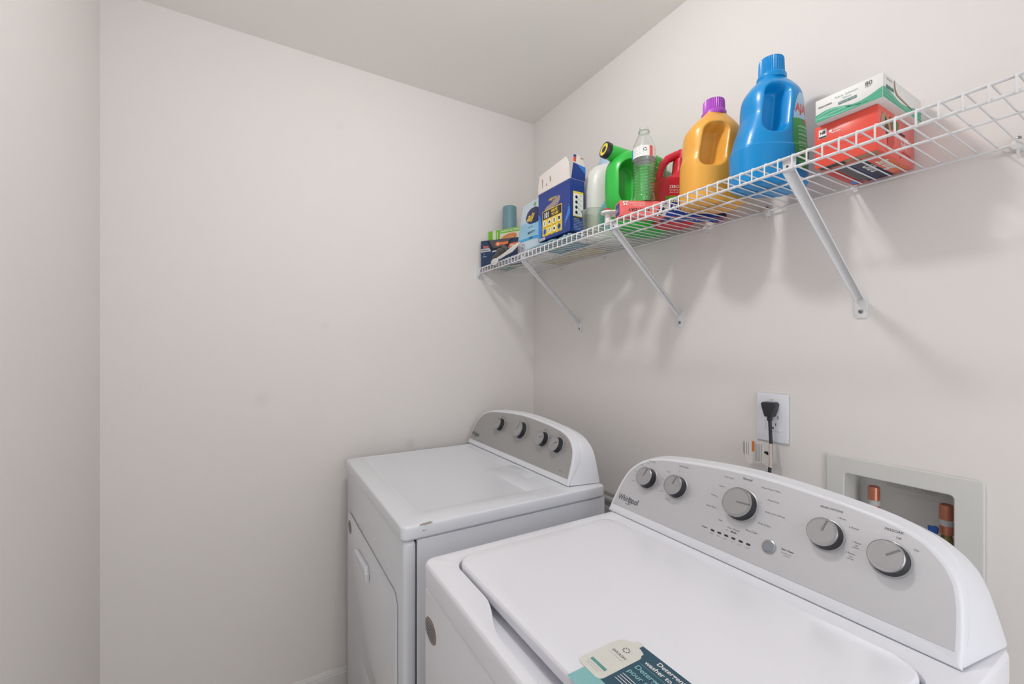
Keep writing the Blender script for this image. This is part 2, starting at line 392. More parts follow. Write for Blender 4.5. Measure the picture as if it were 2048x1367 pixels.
lab(b, '1 Rinse', 1.418, .149, .0032, 'LEFT'); lab(b, '2 Rinses', 1.437, .139, .0032, 'LEFT'); lab(b, '1 Rinse', 1.446, .117, .0030, 'LEFT'); lab(b, 'with', 1.453, .1125, .0022); lab(b, 'softener', 1.453, .109, .0022)
lab(b, '2 Rinses', 1.4475, .097, .0030); lab(b, 'with', 1.449, .0925, .0022); lab(b, 'softener', 1.449, .089, .0022)
lab(b, 'Off', 1.503, .144, .0036); lab(b, 'On', 1.526, .134, .0034)
lab(b, 'Start / Pause', 1.346, .0640, .0030, 'LEFT', PRINT, .03); lab(b, 'Hold 3 Seconds', 1.347, .0585, .0020, 'LEFT'); lab(b, 'to Cancel', 1.352, .0545, .0020, 'LEFT')
def logo(b, x0, u0, wd):
    b.use(PRINT).text('Whirl', wd * .22, x0, u0, 'LEFT', z=.0009, sx=.74, bold=.005); b.text('pool', wd * .22, x0 + wd * .525, u0, 'LEFT', z=.0009, sx=.78, bold=.005)
    b.ring(x0 + wd * .53, u0 + wd * .045, wd * .165, wd * .125, wd * .016, z=.0011, a0=-2.7, a1=1.6, tilt=.3)
logo(b, .940, .0365, .070)
b.build('control_fascia', W, ang=30)
for k in range(6):
    b = one(DARK); CW.fr(b, 1.211 + k * .0154, .050, .0004); b.prism(rrect(-.0042, .0042, -.0018, .0018, .0017, 4), 0, .0008); b.build('indicator_light', W)
b = one(CHROME); CW.fr(b, 1.325, .060, .0004); b.lathe([(.0125, 0), (.0125, .002), (.0105, .0028)]); b.use(BTN).lathe([(.0104, .0026), (.0100, .0038), (.0088, .0046), (.003, .0042)]); b.build('start_button', W)
d = math.radians
for x, u, r, a in ((1.010, .110, .0232, 76), (1.0975, .112, .0232, 76), (1.253, .119, .0300, 4), (1.409, .115, .0238, 78), (1.498, .110, .0240, 42)): knob(CW, W, x, u, r, d(a), h=.022)

# ---- dryer
DX0, DX1, DY0, DY1, DZ = .056, .792, -.888, -.258, .915
D = thing('clothes_dryer', ((DX0 + DX1) / 2, -.57, 0), 'white front-loading clothes dryer in the far corner, its top chipped at one edge', 'clothes dryer')
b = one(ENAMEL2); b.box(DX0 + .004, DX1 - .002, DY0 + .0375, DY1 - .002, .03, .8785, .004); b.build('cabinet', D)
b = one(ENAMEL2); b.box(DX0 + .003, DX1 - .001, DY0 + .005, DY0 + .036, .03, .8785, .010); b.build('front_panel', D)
b = one(SEAMM); b.box(DX0 + .01, DX1 - .006, DY0 + .03, DY0 + .05, .04, .875); b.build('seam_strip', D)  # dark strip filling the gap between cabinet and front panel
for fx in (DX0 + .06, DX1 - .06):
    for fy in (DY0 + .07, DY1 - .06): b = one(DARK); b.lathe([(.02, 0), (.02, .012), (.01, .014), (.01, .032)], cx=fx, cy=fy, n=20); b.build('foot', D)
b = one(ENAMEL2)
def od(e, z): return [(x, y, z) for x, y in rrect(DX0 + e, DX1 - e, DY0 + e, DY1 - e, .016 - e * .5, 8)]
def idn(e, z): return [(x, y, z) for x, y in rrect(.064 + e, .722 - e, -.836 + e, -.395, .03, 8)]
b.loft([od(e, z) for e, z in ((.003, .8805), (0, .885), (0, DZ - .008), (.0012, DZ - .004), (.004, DZ - .0012), (.009, DZ))] + [idn(0, DZ), idn(.008, DZ - .0025)], True, True)
CH = mat('chip_grey', (158, 150, 138), .6)
b.use(CH)
b.frame((DX1 - .0015, -.830, DZ - .0022), (0, 1, 0), (-.7, 0, .7)); b.poly([(-.016, -.001), (-.004, -.003), (.012, -.002), (.018, .001), (.012, .0035), (0, .003), (-.012, .0015)], .0010)
b.frame((DX1 + .0001, -.833, DZ - .016), (0, 1, 0), (0, 0, 1)); b.poly([(-.006, -.0015), (0, -.001), (.008, .0005), (.001, .0008), (-.004, .0015)], .0002)
b.frame((0, 0, DZ - .0025), (1, 0, 0), (0, 1, 0)); b.use(DARK); b.disc(.622, -.510, .0016, z=.0003, n=10); b.disc(.66, -.575, .0016, z=.0003, n=10)
b.build('worktop', D, ang=25)
# lint lid on top
b = one(ENAMEL2); b.frame((0, 0, DZ), (1, 0, 0), (0, 1, 0)); b.prism(rrect(.46, .716, -.500, -.388, .008, 5), -.004, .0007, .0005); b.prism(rrect(.545, .62, -.43, -.398, .004, 4), .0004, .0016, .0008); b.build('lint_screen_lid', D)
CD = Console(-.375, .917, 22, .395, 1.065, .94)
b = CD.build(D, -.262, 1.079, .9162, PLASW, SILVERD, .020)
lab(b, 'Wrinkle Shield', .262, .148, .0028, m=PRINT); lab(b, 'Timed Dry', .425, .160, .0030); lab(b, 'Temperature', .566, .144, .0030, m=PRINT); lab(b, 'End of Cycle', .655, .139, .0028)
rad = [('Normal', 150), ('Heavy Duty', 200), ('Automatic', 225), ('Delicate', 255), ('Casual', 290), ('Off', 330), ('40', 10), ('60', 35), ('80', 60), ('Less', 120)]
for t_, a in rad: lab(b, t_, .42 + .047 * math.cos(d(a)), .117 + .041 * math.sin(d(a)), .0026, m=PRINTL)
for a in range(0, 360, 20): b.use(PWHITE).disc(.42 + .036 * math.cos(d(a)), .1185 + .036 * math.sin(d(a)), .0012, z=.0008, n=8)
for cxk, cu in ((.567, .112), (.652, .108), (.266, .116)):
    for a in (20, 60, 100): b.use(PRINTL).rect(cxk + .032 * math.cos(d(a)) - .004, cxk + .032 * math.cos(d(a)) + .004, cu + .032 * math.sin(d(a)), cu + .032 * math.sin(d(a)) + .0018, z=.0008)
lab(b, 'Sensor Dry', .70, .034, .0030, m=PRINT)
logo(b, .052, .040, .074)
b.build('control_fascia', D, ang=30)
for x, u, r, a in ((.266, .116, .0236, 80), (.421, .1185, .0292, 78), (.567, .112, .0236, 25), (.652, .108, .0236, 25)): knob(CD, D, x, u, r, d(a), h=.022)
# door on the front
DPY = DY0 + .005
b = one(ENAMEL2); b.frame((0, DPY - .0002, 0), (1, 0, 0), (0, 0, 1))
dr = b.prism([(.125, .34), (.722, .34), (.745, .365), (.745, .712), (.722, .735), (.125, .735), (.100, .712), (.100, .365)], 0, .006, .004).build('door', D)
b = one(PLASW); b.frame((0, DPY - .0062, 0), (1, 0, 0), (0, 0, 1)); b.prism([(.300, .674), (.455, .684), (.470, .664), (.466, .640), (.446, .640), (.436, .656), (.306, .656)], 0, .014, .004); b.build('door_handle', dr)
b = one(RING); b.frame((.150, DPY - .0062, .690), (1, 0, 0), (0, 0, 1)); oval(b); b.build('oval_sticker', dr)

# ------------------------------------------------------------------ wall fittings
# outlet
t = thing('wall_outlet', (1.149, 0, 1.148), 'white wall outlet plate above the washer with a black plug in its top socket', 'electrical outlet')
b = one(PLASW); b.frame((1.149, -.0002, 1.148), (1, 0, 0), (0, 0, 1)); b.prism(rrect(-.0415, .0415, -.064, .064, .004, 5), 0, .006, .0035); b.build('cover_plate', t)
b = one(PLASW); b.frame((1.1535, -.0063, 1.148), (1, 0, 0), (0, 0, 1)); b.prism(rrect(-.0170, .0170, -.034, .034, .002, 3), 0, .0022, .0008)
b.use(BLACK)
for yy in (-.020,): b.rect(-.008, -.0062, yy, yy + .008, .0024); b.rect(.006, .0078, yy, yy + .007, .0024); b.disc(0, yy - .006, .0024, z=.0024, n=12)
b.use(SEAMM).rect(-.006, .006, -.002, -.0015, .0024); b.rect(-.006, .006, .003, .0035, .0024); b.rect(.0105, .0145, .0035, .0055, .0024); b.rect(.0105, .0145, -.0015, .0005, .0024)
b.build('socket', t)
for s_ in (1, -1):
    b = one(PLASW); b.frame((1.149, -.0062, 1.148 + s_ * .049), (1, 0, 0), (0, 0, 1)); b.lathe([(.0032, 0), (.0032, .0006), (.002, .0012)], n=16); b.use(SEAMM).rect(-.0022, .0022, -.0003, .0003, .0014); b.build('screw', t)
t = thing('power_cord', (1.152, -.03, 1.165), 'black appliance power cord plugged into the wall outlet', 'power cord')
b = one(DARK); b.frame((1.1535, -.0086, 0), (1, 0, 0), (0, 0, 1))
pl = [(-.0175, 1.186), (-.014, 1.191), (.014, 1.191), (.0175, 1.186), (.0165, 1.180), (.009, 1.155), (.007, 1.153), (-.007, 1.153), (-.009, 1.155), (-.0165, 1.180)]
b.prism(pl, 0, .028, .003); b.build('plug', t)
b = one(DARK); b.frame((0, 0, 0), (1, 0, 0), (0, 1, 0)); b.tube([(1.1535, -.023, 1.158), (1.1535, -.024, 1.150), (1.1535, -.024, 1.142)], [.0075, .0068, .006], 12)
b.tube([(1.1535, -.024, 1.148), (1.156, -.026, 1.12), (1.159, -.029, 1.09), (1.160, -.031, 1.05), (1.157, -.033, 1.00), (1.150, -.045, .93), (1.14, -.09, .80), (1.13, -.10, .55), (1.2, -.12, .4), (1.25, -.16, .36), (1.26, -.2362, .35)], .0042, 12); b.build('cord', t)
TAGM = mat('tag_paper', (214, 210, 206), .5)
b = one(TAGM); path = [(1.1665, -.0365), (1.160, -.0370), (1.150, -.0350), (1.140, -.033), (1.130, -.034), (1.121, -.033), (1.112, -.030), (1.103, -.033), (1.094, -.036), (1.085, -.030)]
vs = []; fs = []
zt = [1.0855, 1.085, 1.086, 1.087, 1.086, 1.084, 1.083, 1.082, 1.080, 1.078]; zb = [1.024, 1.024, 1.027, 1.029, 1.028, 1.025, 1.022, 1.021, 1.033, 1.056]
for (x, y), a, c in zip(path, zt, zb): vs += [(x, y, a), (x, y, c), (x, y + .0004, c), (x, y + .0004, a)]
for i in range(len(path) - 1):
    for k in range(4): fs.append([i * 4 + k, i * 4 + (k + 1) % 4, i * 4 + 4 + (k + 1) % 4, i * 4 + 4 + k])
fs += [[0, 1, 2, 3], [(len(path) - 1) * 4 + k for k in (3, 2, 1, 0)]]
b.add(vs, fs)
def tagpt(p):       # map (s, z) to the tag surface
    s_ = p.x; k = min(len(path) - 2, max(0, int(s_))); f_ = s_ - k
    return (path[k][0] * (1 - f_) + path[k + 1][0] * f_, path[k][1] * (1 - f_) + path[k + 1][1] * f_ - .0004, p.y)
def strip(s0, s1, z0, z1, n=6):
    v = []; f = []
    for i in range(n + 1): v += [(s0 + (s1 - s0) * i / n, z0, 0), (s0 + (s1 - s0) * i / n, z1, 0)]
    for i in range(n): f.append([2 * i, 2 * i + 1, 2 * i + 3, 2 * i + 2])
    b.add(v, f)
b.warp = tagpt
b.use(mat('tag_red', (190, 110, 105), .5)); strip(1.0, 1.12, 1.027, 1.084)
b.use(mat('tag_orange', (214, 120, 50), .5)); strip(5.3, 6.2, 1.055, 1.082)
b.use(PRINTL)
for k in range(5): strip(3.2 + k * .42, 3.3 + k * .42, 1.032, 1.078, 2)
for k in range(4): strip(7.0 + k * .5, 7.12 + k * .5, 1.045 - .0 * k, 1.077, 2)
b.use(BLACK); b.add([(2.0, 1.056, 0), (1.3, 1.054, 0), (1.3, 1.062, 0), (1.7, 1.064, 0), (2.4, 1.062, 0), (2.6, 1.058, 0)], [[0, 1, 2, 3, 4, 5]])
b.warp = None
o = b.build('warning_tag', t, fix=False); tag(o, 'folded white warning tag with orange patch')
# supply box
BW = mat('box_plastic', (214, 214, 211), .4)
t = thing('washer_supply_box', (1.403, 0, .97), 'recessed white washer supply box in the wall, right of the outlet', 'supply box')
b = one(BW); b.frame((0, -.0003, 0), (1, 0, 0), (0, 0, 1))
oo = rrect(1.275, 1.536, .848, 1.081, .006, 5); ii = rrect(1.312, 1.494, .887, 1.043, .008, 5)
def L3(p, z): return [(x, y, z) for x, y in p]
b.loft([L3(oo, 0), L3(oo, .004), L3(inset(oo, .002), .0062), L3(inset(ii, -.002), .0062), L3(ii, .004), L3(ii, -.085)], False, False)
b.loft([L3(ii, -.085), L3(inset(ii, .004), -.0855)], False, True)
b.use(mat('emboss', (196, 197, 196), .5)); b.text('SIOUX CHIEF', .011, 1.405, 1.012, 'CENTER', z=-.0845); b.rect(1.372, 1.455, 1.000, 1.0008, z=-.0845); b.build('box_shell', t, ang=30)
COP = mat('copper', (206, 134, 108), .32, metal=.6); BRASS = mat('brass', (150, 135, 95), .35, metal=.9)
for px, zt_, py, band in ((1.350, 1.015, .045, .958), (1.470, 1.009, .050, .963)):
    a = thing('hammer_arrestor', (px, py, .89), 'copper water hammer arrestor at the %s end of the supply box' % ('left' if px < 1.4 else 'right, with a grey band'), 'pipe fitting', 'copper arrestors in the supply box')
    b = one(COP); b.lathe([(.0105, zt_ - .056), (.0112, zt_ - .05), (.0112, zt_ - .006), (.0105, zt_ - .0015), (.008, zt_), (.007, zt_ - .001)], cx=px, cy=py, n=32)
    b.lathe([(.0095, zt_ - .062), (.0108, zt_ - .060), (.0108, zt_ - .055)], cx=px, cy=py, n=32); b.build('copper_cap', a)
    b = one(mat('grey_band', (190, 190, 190), .5)); b.lathe([(.0115, zt_ - .043), (.0117, zt_ - .042), (.0117, zt_ - .032), (.0115, zt_ - .031)], cx=px, cy=py, n=32); b.build('band', a)
    b = one(BRASS); b.lathe([(.013, .888), (.013, .915), (.0095, .920), (.0115, .926), (.0115, .936), (.008, .945), (.0085, zt_ - .061)], cx=px, cy=py, n=24); b.build('valve_body', a)
b = one(mat('valve_blue', (32, 78, 150), .4)); b.frame((1.455, .030, .958), (1, 0, 0), (0, 0, 1)); b.prism([(-.007, -.008), (.007, -.008), (.008, .003), (.003, .006), (-.004, .004), (-.008, .004)], -.005, .005, .0015)
b.box(-.004, .004, -.08, -.006, -.004, .004, .001)
o = b.build('valve_handle', None, (1.455, .03, .958)); tag(o, 'small blue valve handle inside the supply box', 'valve handle')

# ------------------------------------------------------------------ wire shelf
ZW, XE = 1.698, 2.40
S = thing('wire_shelf', (1.2, -.15, ZW), 'long white wire shelf on the wall above the machines', 'shelf')
b = one(WIRE); rw = .00155
x = .028
while x < XE:
    if True:
        b.tube([(x, -.008, ZW), (x, -.1, ZW), (x, -.2, ZW), (x, -.300, ZW), (x, -.3065, ZW - .002), (x, -.3085, ZW - .007), (x, -.3085, 1.6690)], rw, 6)
    x += .0254
b.build('wire_deck', S, ang=60)
def rail(nm, y, z, r, x0=.014, x1=XE):
    b = one(WIRE); b.tube([(x0, y, z), (.8, y, z), (1.6, y, z), (x1, y, z)], r, 12); b.build(nm, S, ang=60)
rail('front_rail', -.3050, ZW - .0042, .0027); rail('front_rail', -.3050, 1.6715, .0027); rail('middle_rail', -.165, ZW - .0042, .0024); rail('back_rail', -.0115, ZW - .0042, .0027)
CLIP = mat('clip_plastic', (214, 214, 212), .3)
for xc in (.234, .508, .956, 1.139, 1.578, 2.0):
    b = one(CLIP); b.frame((xc, 0, ZW - .004), (1, 0, 0), (0, 0, 1))
    b.prism(rrect(-.006, .006, -.013, .007, .002, 3), .0003, .009, .001)
    b.frame((xc, 0, 0), (1, 0, 0), (0, 1, 0)); b.tube([(-.008, -.0115, ZW - .0042), (.008, -.0115, ZW - .0042)], .0052, 12)
    if xc in (1.139, 1.578):
        b.use(STEEL); b.frame((xc, 0, ZW + .006), (1, 0, 0), (0, 0, 1)); b.lathe([(.004, .009), (.004, .011), (.002, .012)], n=16); b.use(CLIP); b.frame((xc, -.013, ZW - .007), (1, 0, 0), (0, 0, 1)); b.lathe([(.010, -.004), (.011, 0), (.008, .006), (.003, .007)], n=20)
        b.tube([(0, -.006, .003), (.001, -.017, .003), (.002, -.024, .002)], .0022, 8)
    b.build('wall_clip', S)
b = one(WIRE); b.frame((0, 0, 0), (0, -1, 0), (0, 0, 1))      # plate on the back wall holding the shelf end (x = -y, y = z)
b.frame((.0003, 0, 0), (0, 1, 0), (0, 0, 1)); b.prism(rrect(-.312, -.278, 1.646, 1.722, .003, 3), 0, .0025, .0008)
b.prism([(-.312, 1.662), (-.296, 1.662), (-.296, 1.700), (-.312, 1.700)], .0025, .012, .001)
b.prism([(-.293, 1.652), (-.2905, 1.652), (-.2905, 1.688), (-.293, 1.688)], .0025, .024)
b.use(STEEL).disc(-.300, 1.654, .003, z=.0029, n=14); b.build('end_bracket', S)
for nm, xt, xb, lbl in (('a', .376, .356, 'white metal shelf brace nearest the corner, above the dryer'), ('b', .872, .859, 'middle white shelf brace, between the other two'), ('c', 1.340, 1.343, 'white shelf brace under the blue detergent bottle')):
    T = thing('shelf_bracket', (xb, -.004, 1.40), lbl, 'shelf bracket', 'diagonal braces under the wire shelf')
    A = Vector((xt, -.297, 1.672)); B = Vector((xb, -.006, 1.440)); zd = (B - A).normalized(); xd = Vector((1, 0, 0)); xd = (xd - zd * xd.dot(zd)).normalized(); yd = zd.cross(xd)
    sec = [(-.0115, .004), (-.0095, .005), (-.004, -.004), (0, -.005), (.004, -.004), (.0095, .005), (.0115, .004), (.0055, -.0055), (0, -.0068), (-.0055, -.0055)]
    b = one(WIRE); b.loft([[tuple(A + zd * (B - A).length * t_ + xd * p[0] * k + yd * p[1] * k) for p in sec] for t_, k in ((0, 1.08), (.03, 1.08), (.9, .9), (1, .9))]); b.build('arm', T, ang=50)
    b = one(WIRE); b.frame((xb, -.0003, 0), (1, 0, 0), (0, 0, 1)); b.prism([(-.0125, 1.405), (-.009, 1.399), (.009, 1.399), (.0125, 1.405), (.0125, 1.436), (.010, 1.452), (-.010, 1.452), (-.0125, 1.436)], 0, .003, .0008); b.build('foot_plate', T)
    b = one(STEEL); b.frame((xb, -.0034, 1.414), (1, 0, 0), (0, 0, 1)); b.lathe([(.0048, 0), (.0046, .001), (.003, .0022), (.001, .0024)], n=20); b.use(SEAMM).rect(-.003, .003, -.0004, .0004, .0026); b.rect(-.0004, .0004, -.003, .003, .0026); b.build('screw', T)
    b = one(WIRE); b.frame((xt, -.2985, 0), (1, 0, 0), (0, 0, 1)); b.prism([(-.012, 1.668), (.012, 1.668), (.012, 1.696), (-.012, 1.696)], 0, .0022, .0006); b.use(SEAMM); b.disc(-.003, 1.679, .0025, z=.0024, n=14); b.disc(.005, 1.690, .0015, z=.0024, n=14); b.build('hook_plate', T)

# ------------------------------------------------------------------ jugs and bottles on the shelf
DZK = ZW + rw + .0003     # top of the wires
def cat(keys, t):
    for i in range(len(keys) - 1):
        if keys[i][0] <= t <= keys[i + 1][0]: break
    k0, k1, k2, k3 = keys[max(0, i - 1)], keys[i], keys[i + 1], keys[min(len(keys) - 1, i + 2)]
    h = k2[0] - k1[0]; f = (t - k1[0]) / h if h else 0; out = []
    for c in range(1, len(k1)):
        m1 = (k2[c] - k0[c]) / (k2[0] - k0[0]) * h if k2[0] != k0[0] else 0; m2 = (k3[c] - k1[c]) / (k3[0] - k1[0]) * h if k3[0] != k1[0] else 0
        d_ = k2[c] - k1[c]
        if d_ * m1 <= 0: m1 = 0
        if d_ * m2 <= 0: m2 = 0
        m1 = max(-3 * abs(d_), min(3 * abs(d_), m1)); m2 = max(-3 * abs(d_), min(3 * abs(d_), m2))
        out.append((2 * f ** 3 - 3 * f ** 2 + 1) * k1[c] + (f ** 3 - 2 * f ** 2 + f) * m1 + (-2 * f ** 3 + 3 * f ** 2) * k2[c] + (f ** 3 - f ** 2) * m2)
    return out
class Jug:
    """body with half widths ax (local x), ay (local y); handle side at -y, pinch grips on both x sides"""
    def __init__(s, cx, cy, rot, keys, dent=None, n=2.8, z0=DZK, depth=.8):
        s.k = keys; s.dent = dent; s.n = n; s.h = keys[-1][0]; s.depth = depth
        s.M = Matrix.Translation((cx, cy, z0)) @ Matrix.Rotation(rot, 4, 'Z')
    def ds(s, y, z):
        if not s.dent: return 0
        best = 0
        y0, y1, z0, z1, r, sl, soft = s.dent
        cy = (y0 + y1) / 2 + sl * (z - (z0 + z1) / 2); hy = (y1 - y0) / 2; hz = (z1 - z0) / 2
        dx = abs(y - cy) - (hy - r); dz = abs(z - (z0 + z1) / 2) - (hz - r)
        sd = math.hypot(max(dx, 0), max(dz, 0)) + min(max(dx, dz), 0) - r
        q = min(1, max(0, (-sd) / soft)); return q * q * (3 - 2 * q)
    def half(s, t):
        return cat(s.k, t)
    def pt(s, a, t):
        ax, ay, oy = s.half(t); c, sn = math.cos(a), math.sin(a); e = 2 / s.n
        x = ax * math.copysign(abs(c) ** e, c); y = ay * math.copysign(abs(sn) ** e, sn)
        x *= 1 - s.depth * s.ds(y + oy, t)
        return (x, y + oy, t)
    def side(s, y, t, side=1, off=.0006):
        ax, ay, oy = s.half(t); f = min(.995, abs((y - oy) / ay)); x = ax * (1 - f ** s.n) ** (1 / s.n)
        x *= 1 - s.depth * s.ds(y, t)
        return (side * (x + off), y, t)
    def body(s, m, root, name='body', nz=170, na=300):
        b = one(m); b.M = s.M; loops = []
        h = s.h; r0 = .006
        ts = [0, .0006, .002, .0045] + [.0075 + (h - .0075) * i / nz for i in range(nz + 1)]
        for t_ in ts:
            k = 1
            if t_ < r0: k = 1 - .09 * (1 - math.sqrt(max(0, 1 - (1 - t_ / r0) ** 2)))
            loops.append([(p[0] * k, p[1] * k, p[2]) for p in (s.pt(2 * PI * (i + .5) / na, t_) for i in range(na))])
        b.loft(loops); return b.build(name, root, ang=60)
    def label(s, b, fn, y0, y1, z0, z1, ny=30, nz=50, side=1):
        """fn(u, v) -> material or None; patch laid on the body's side"""
        b.M = s.M; groups = {}
        for i in range(ny):
            for j in range(nz):
                u = (i + .5) / ny; v = (j + .5) / nz; m = fn(u, v)
                if m: groups.setdefault(m.name, (m, []))[1].append((i, j))
        for nm, (m, cells) in groups.items():
            b.use(m); idx = {}; vs = []; fs = []
            def vid(i, j):
                if (i, j) not in idx:
                    idx[(i, j)] = len(vs); vs.append(s.side(y0 + (y1 - y0) * i / ny, z0 + (z1 - z0) * j / nz, side))
                return idx[(i, j)]
            for i, j in cells: fs.append([vid(i, j), vid(i + 1, j), vid(i + 1, j + 1), vid(i, j + 1)])
            b.add(vs, fs)
    def stext(s, b, m, t_, h, y, z, side=1, **kw):
        b.M = s.M; b.use(m); b.warp = lambda p: s.side(p.x, p.y, side, .0012); b.text(t_, h, y, z, **kw); b.warp = None
def cap(root, m, M, prof, ribs=0, name='cap', rr=0, n=72):
    b = one(m); b.M = M; loops = []
    for r, z, rb in prof:
        loops.append([((r - (rb * rr if ribs and (i * ribs // n * n // ribs) == i or (ribs and (i % (n // ribs)) == 0) else 0)) * math.cos(2 * PI * i / n), (r - (rb * rr if ribs and (i % (n // ribs)) == 0 else 0)) * math.sin(2 * PI * i / n), z) for i in range(n)])
    b.loft(loops); return b.build(name, root, ang=40)

# blue detergent bottle
BLUE = mat('blue_bottle', (0, 142, 212), .3, var=.01, coat=.2); GREENL = mat('label_green', (58, 158, 84), .4); PALEB = mat('label_pale_blue', (170, 205, 232), .4); REDL = mat('label_red', (226, 84, 70), .4)
T = thing('detergent_bottle', (1.215, -.145, DZK), 'tall blue detergent bottle with blue cap and green label', 'bottle')
J = Jug(1.215, -.145, d(-24), [(0, .050, .074, 0), (.008, .057, .083, 0), (.06, .058, .084, 0), (.085, .0585, .084, 0), (.0875, .0565, .0815, 0), (.12, .0560, .075, .003), (.165, .0550, .064, .008), (.195, .054, .063, .008), (.220, .049, .058, .008), (.241, .036, .044, .008), (.252, .028, .032, .008), (.262, .0255, .026, .009)], dent=(-.045, .018, .110, .234, .027, .12, .019), depth=.72, n=2.6)
J.body(BLUE, T)
cap(T, BLUE, J.M @ Matrix.Translation((0, .009, 0)), [(.030, .255, 0), (.031, .258, 0), (.031, .264, 0), (.0275, .268, 0), (.0272, .272, 1), (.0262, .302, 1), (.0250, .305, 0), (.022, .3055, 0)], 36, rr=.0022)
b = MB()
def lf(u, v):
    e = ((u - .55) / .56) ** 2 + ((v - .5) / .52) ** 2
    if e > 1: return None
    if v > .66: return PALEB
    if .10 < v < .60 and (int(v * 60) % 3 == 0) and .25 < u < .8: return PALEG
    return GREENL
PALEG = mat('label_pale_green', (150, 206, 162), .4)
J.label(b, lf, .018, .070, .028, .205, 26, 90)
J.stext(b, REDL, 'AJAX', .020, .024, .158, bold=.03, sx=.75); J.stext(b, REDL, 'x2', .012, .046, .135, bold=.03, sx=.8)
b.build('label', T, fix=False)

# yellow detergent bottle, purple cap
YEL = mat('yellow_bottle', (236, 172, 72), .33, var=.01, sub=.0, coat=.15); PUR = mat('purple_cap', (178, 84, 196), .32)
T = thing('detergent_bottle', (1.070, -.150, DZK), 'orange-yellow detergent bottle with a purple cap', 'bottle')
J = Jug(1.070, -.145, d(-24), [(0, .050, .070, 0), (.008, .056, .078, 0), (.06, .057, .079, 0), (.11, .056, .078, 0), (.13, .054, .073, 0), (.185, .052, .069, 0), (.205, .047, .062, .002), (.225, .036, .045, .004), (.238, .027, .031, .006), (.246, .0265, .028, .006)], dent=(-.057, .014, .088, .207, .027, .16, .020), depth=.72, n=2.7)
J.body(YEL, T)
cap(T, PUR, J.M @ Matrix.Translation((0, .006, 0)), [(.029, .238, 0), (.0305, .241, 0), (.0305, .247, 0), (.0275, .251, 0), (.0272, .254, 1), (.0262, .277, 1), (.0250, .280, 0), (.022, .2805, 0)], 36, rr=.0022)
b = MB(); DKL = mat('label_dark', (60, 62, 92), .4)
J.label(b, lambda u, v: None if (u - .5) ** 2 * 3 + (v - .5) ** 2 * 3.4 > 1 else (mat('label_green2', (120, 180, 90), .4) if v < .35 else DKL), .030, .064, .02, .165, 16, 50)
for k in range(5): J.stext(b, PWHITE, 'laundry soap', .004, .036, .14 - k * .012, sx=.6)
b.build('label', T, fix=False)

# red jug with open handle
RED = mat('red_jug', (214, 44, 62), .35, var=.01)
T = thing('detergent_jug', (.885, -.09, DZK), 'red jug with an open loop handle, between water bottle and yellow bottle', 'jug')
J = Jug(.905, -.086, d(-26), [(0, .039, .050, 0), (.008, .044, .057, 0), (.110, .044, .057, 0), (.132, .043, .055, .001), (.142, .038, .045, .010), (.155, .026, .030, .022), (.20, .024, .026, .026)], n=3.4)
J.body(RED, T)
b = one(RED); b.M = J.M; b.tube([(0, -.038, .118), (0, -.047, .138), (0, -.046, .160), (0, -.038, .184), (0, -.022, .203), (0, .004, .215), (0, .030, .212)], [.012, .0105, .0105, .011, .012, .0135, .015], 16); b.build('handle', T, ang=60)
cap(T, RED, J.M @ Matrix.Translation((0, .03, 0)), [(.024, .198, 0), (.024, .228, 0), (.021, .230, 0)], name='cap')
b = MB(); GRL = mat('label_leaf_green', (110, 178, 60), .4)
J.label(b, lambda u, v: GRL, -.045, .045, .040, .078, 16, 12)
J.stext(b, PWHITE, 'BR', .018, -.036, .050, bold=.03, sx=.9)
J.stext(b, PWHITE, 'ZERO 10x', .009, -.036, .100, bold=.02, sx=.9); J.stext(b, PWHITE, 'stain fighting power', .0045, -.036, .093, sx=.8); J.stext(b, PWHITE, 'cleans in cold water', .0045, -.036, .086, sx=.8)
b.build('label', T, fix=False)

# green jug with slanting neck
GRN = mat('green_jug', (52, 190, 72), .32, var=.01, coat=.15)
T = thing('detergent_jug', (.80, -.13, DZK), 'bright green jug with black and yellow cap on a slanting spout', 'jug')
J = Jug(.790, -.124, d(-8), [(0, .052, .078, .012), (.008, .058, .088, .010), (.05, .058, .097, .001), (.10, .058, .103, -.006), (.16, .058, .105, -.005), (.20, .057, .104, -.002), (.225, .054, .098, .006), (.245, .040, .080, .010), (.256, .018, .05, .012)], dent=(-.098, -.012, .068, .214, .040, .0, .020), depth=.80, n=2.5)
J.body(GRN, T)
b = one(GRN); b.M = J.M; b.tube([(.0, .045, .210), (0, -.01, .222), (0, -.07, .236), (0, -.112, .246)], [.044, .035, .0265, .0220], 28); b.build('neck', T, ang=60)
a0 = Vector((0, -.070, .236)); a1 = Vector((0, -.112, .246)); zd = (a1 - a0).normalized(); xd = Vector((1, 0, 0)); yd = zd.cross(xd)
Mc = J.M @ Matrix(((xd[0], yd[0], zd[0], a1[0]), (xd[1], yd[1], zd[1], a1[1]), (xd[2], yd[2], zd[2], a1[2]), (0, 0, 0, 1)))
k = cap(T, DARK, Mc, [(.0215, -.004, 0), (.0245, -.002, 0), (.0245, .012, 0), (.0235, .014, 0), (.021, .0145, 0), (.020, .0135, 0)], 36, rr=.0006)
b = one(mat('cap_yellow', (232, 214, 70), .4)); b.M = Mc; b.ring(0, 0, .0190, .0190, .0085, z=.0140); b.build('cap_ring', k)
b = MB()
def gl(u, v):
    n_ = math.sin(u * 21 + v * 13) * math.sin(u * 9 - v * 27)
    if v < .34: return mat('label_orange', (222, 92, 62), .4)
    if n_ > .72: return mat('label_lime', (170, 210, 60), .4)
    return mat('label_deep_green', (44, 160, 60), .4)
J.label(b, gl, .015, .098, .10, .235, 22, 40)
J.stext(b, PWHITE, 'FRESH', .012, .03, .13, bold=.02)
b.build('label', T, fix=False)

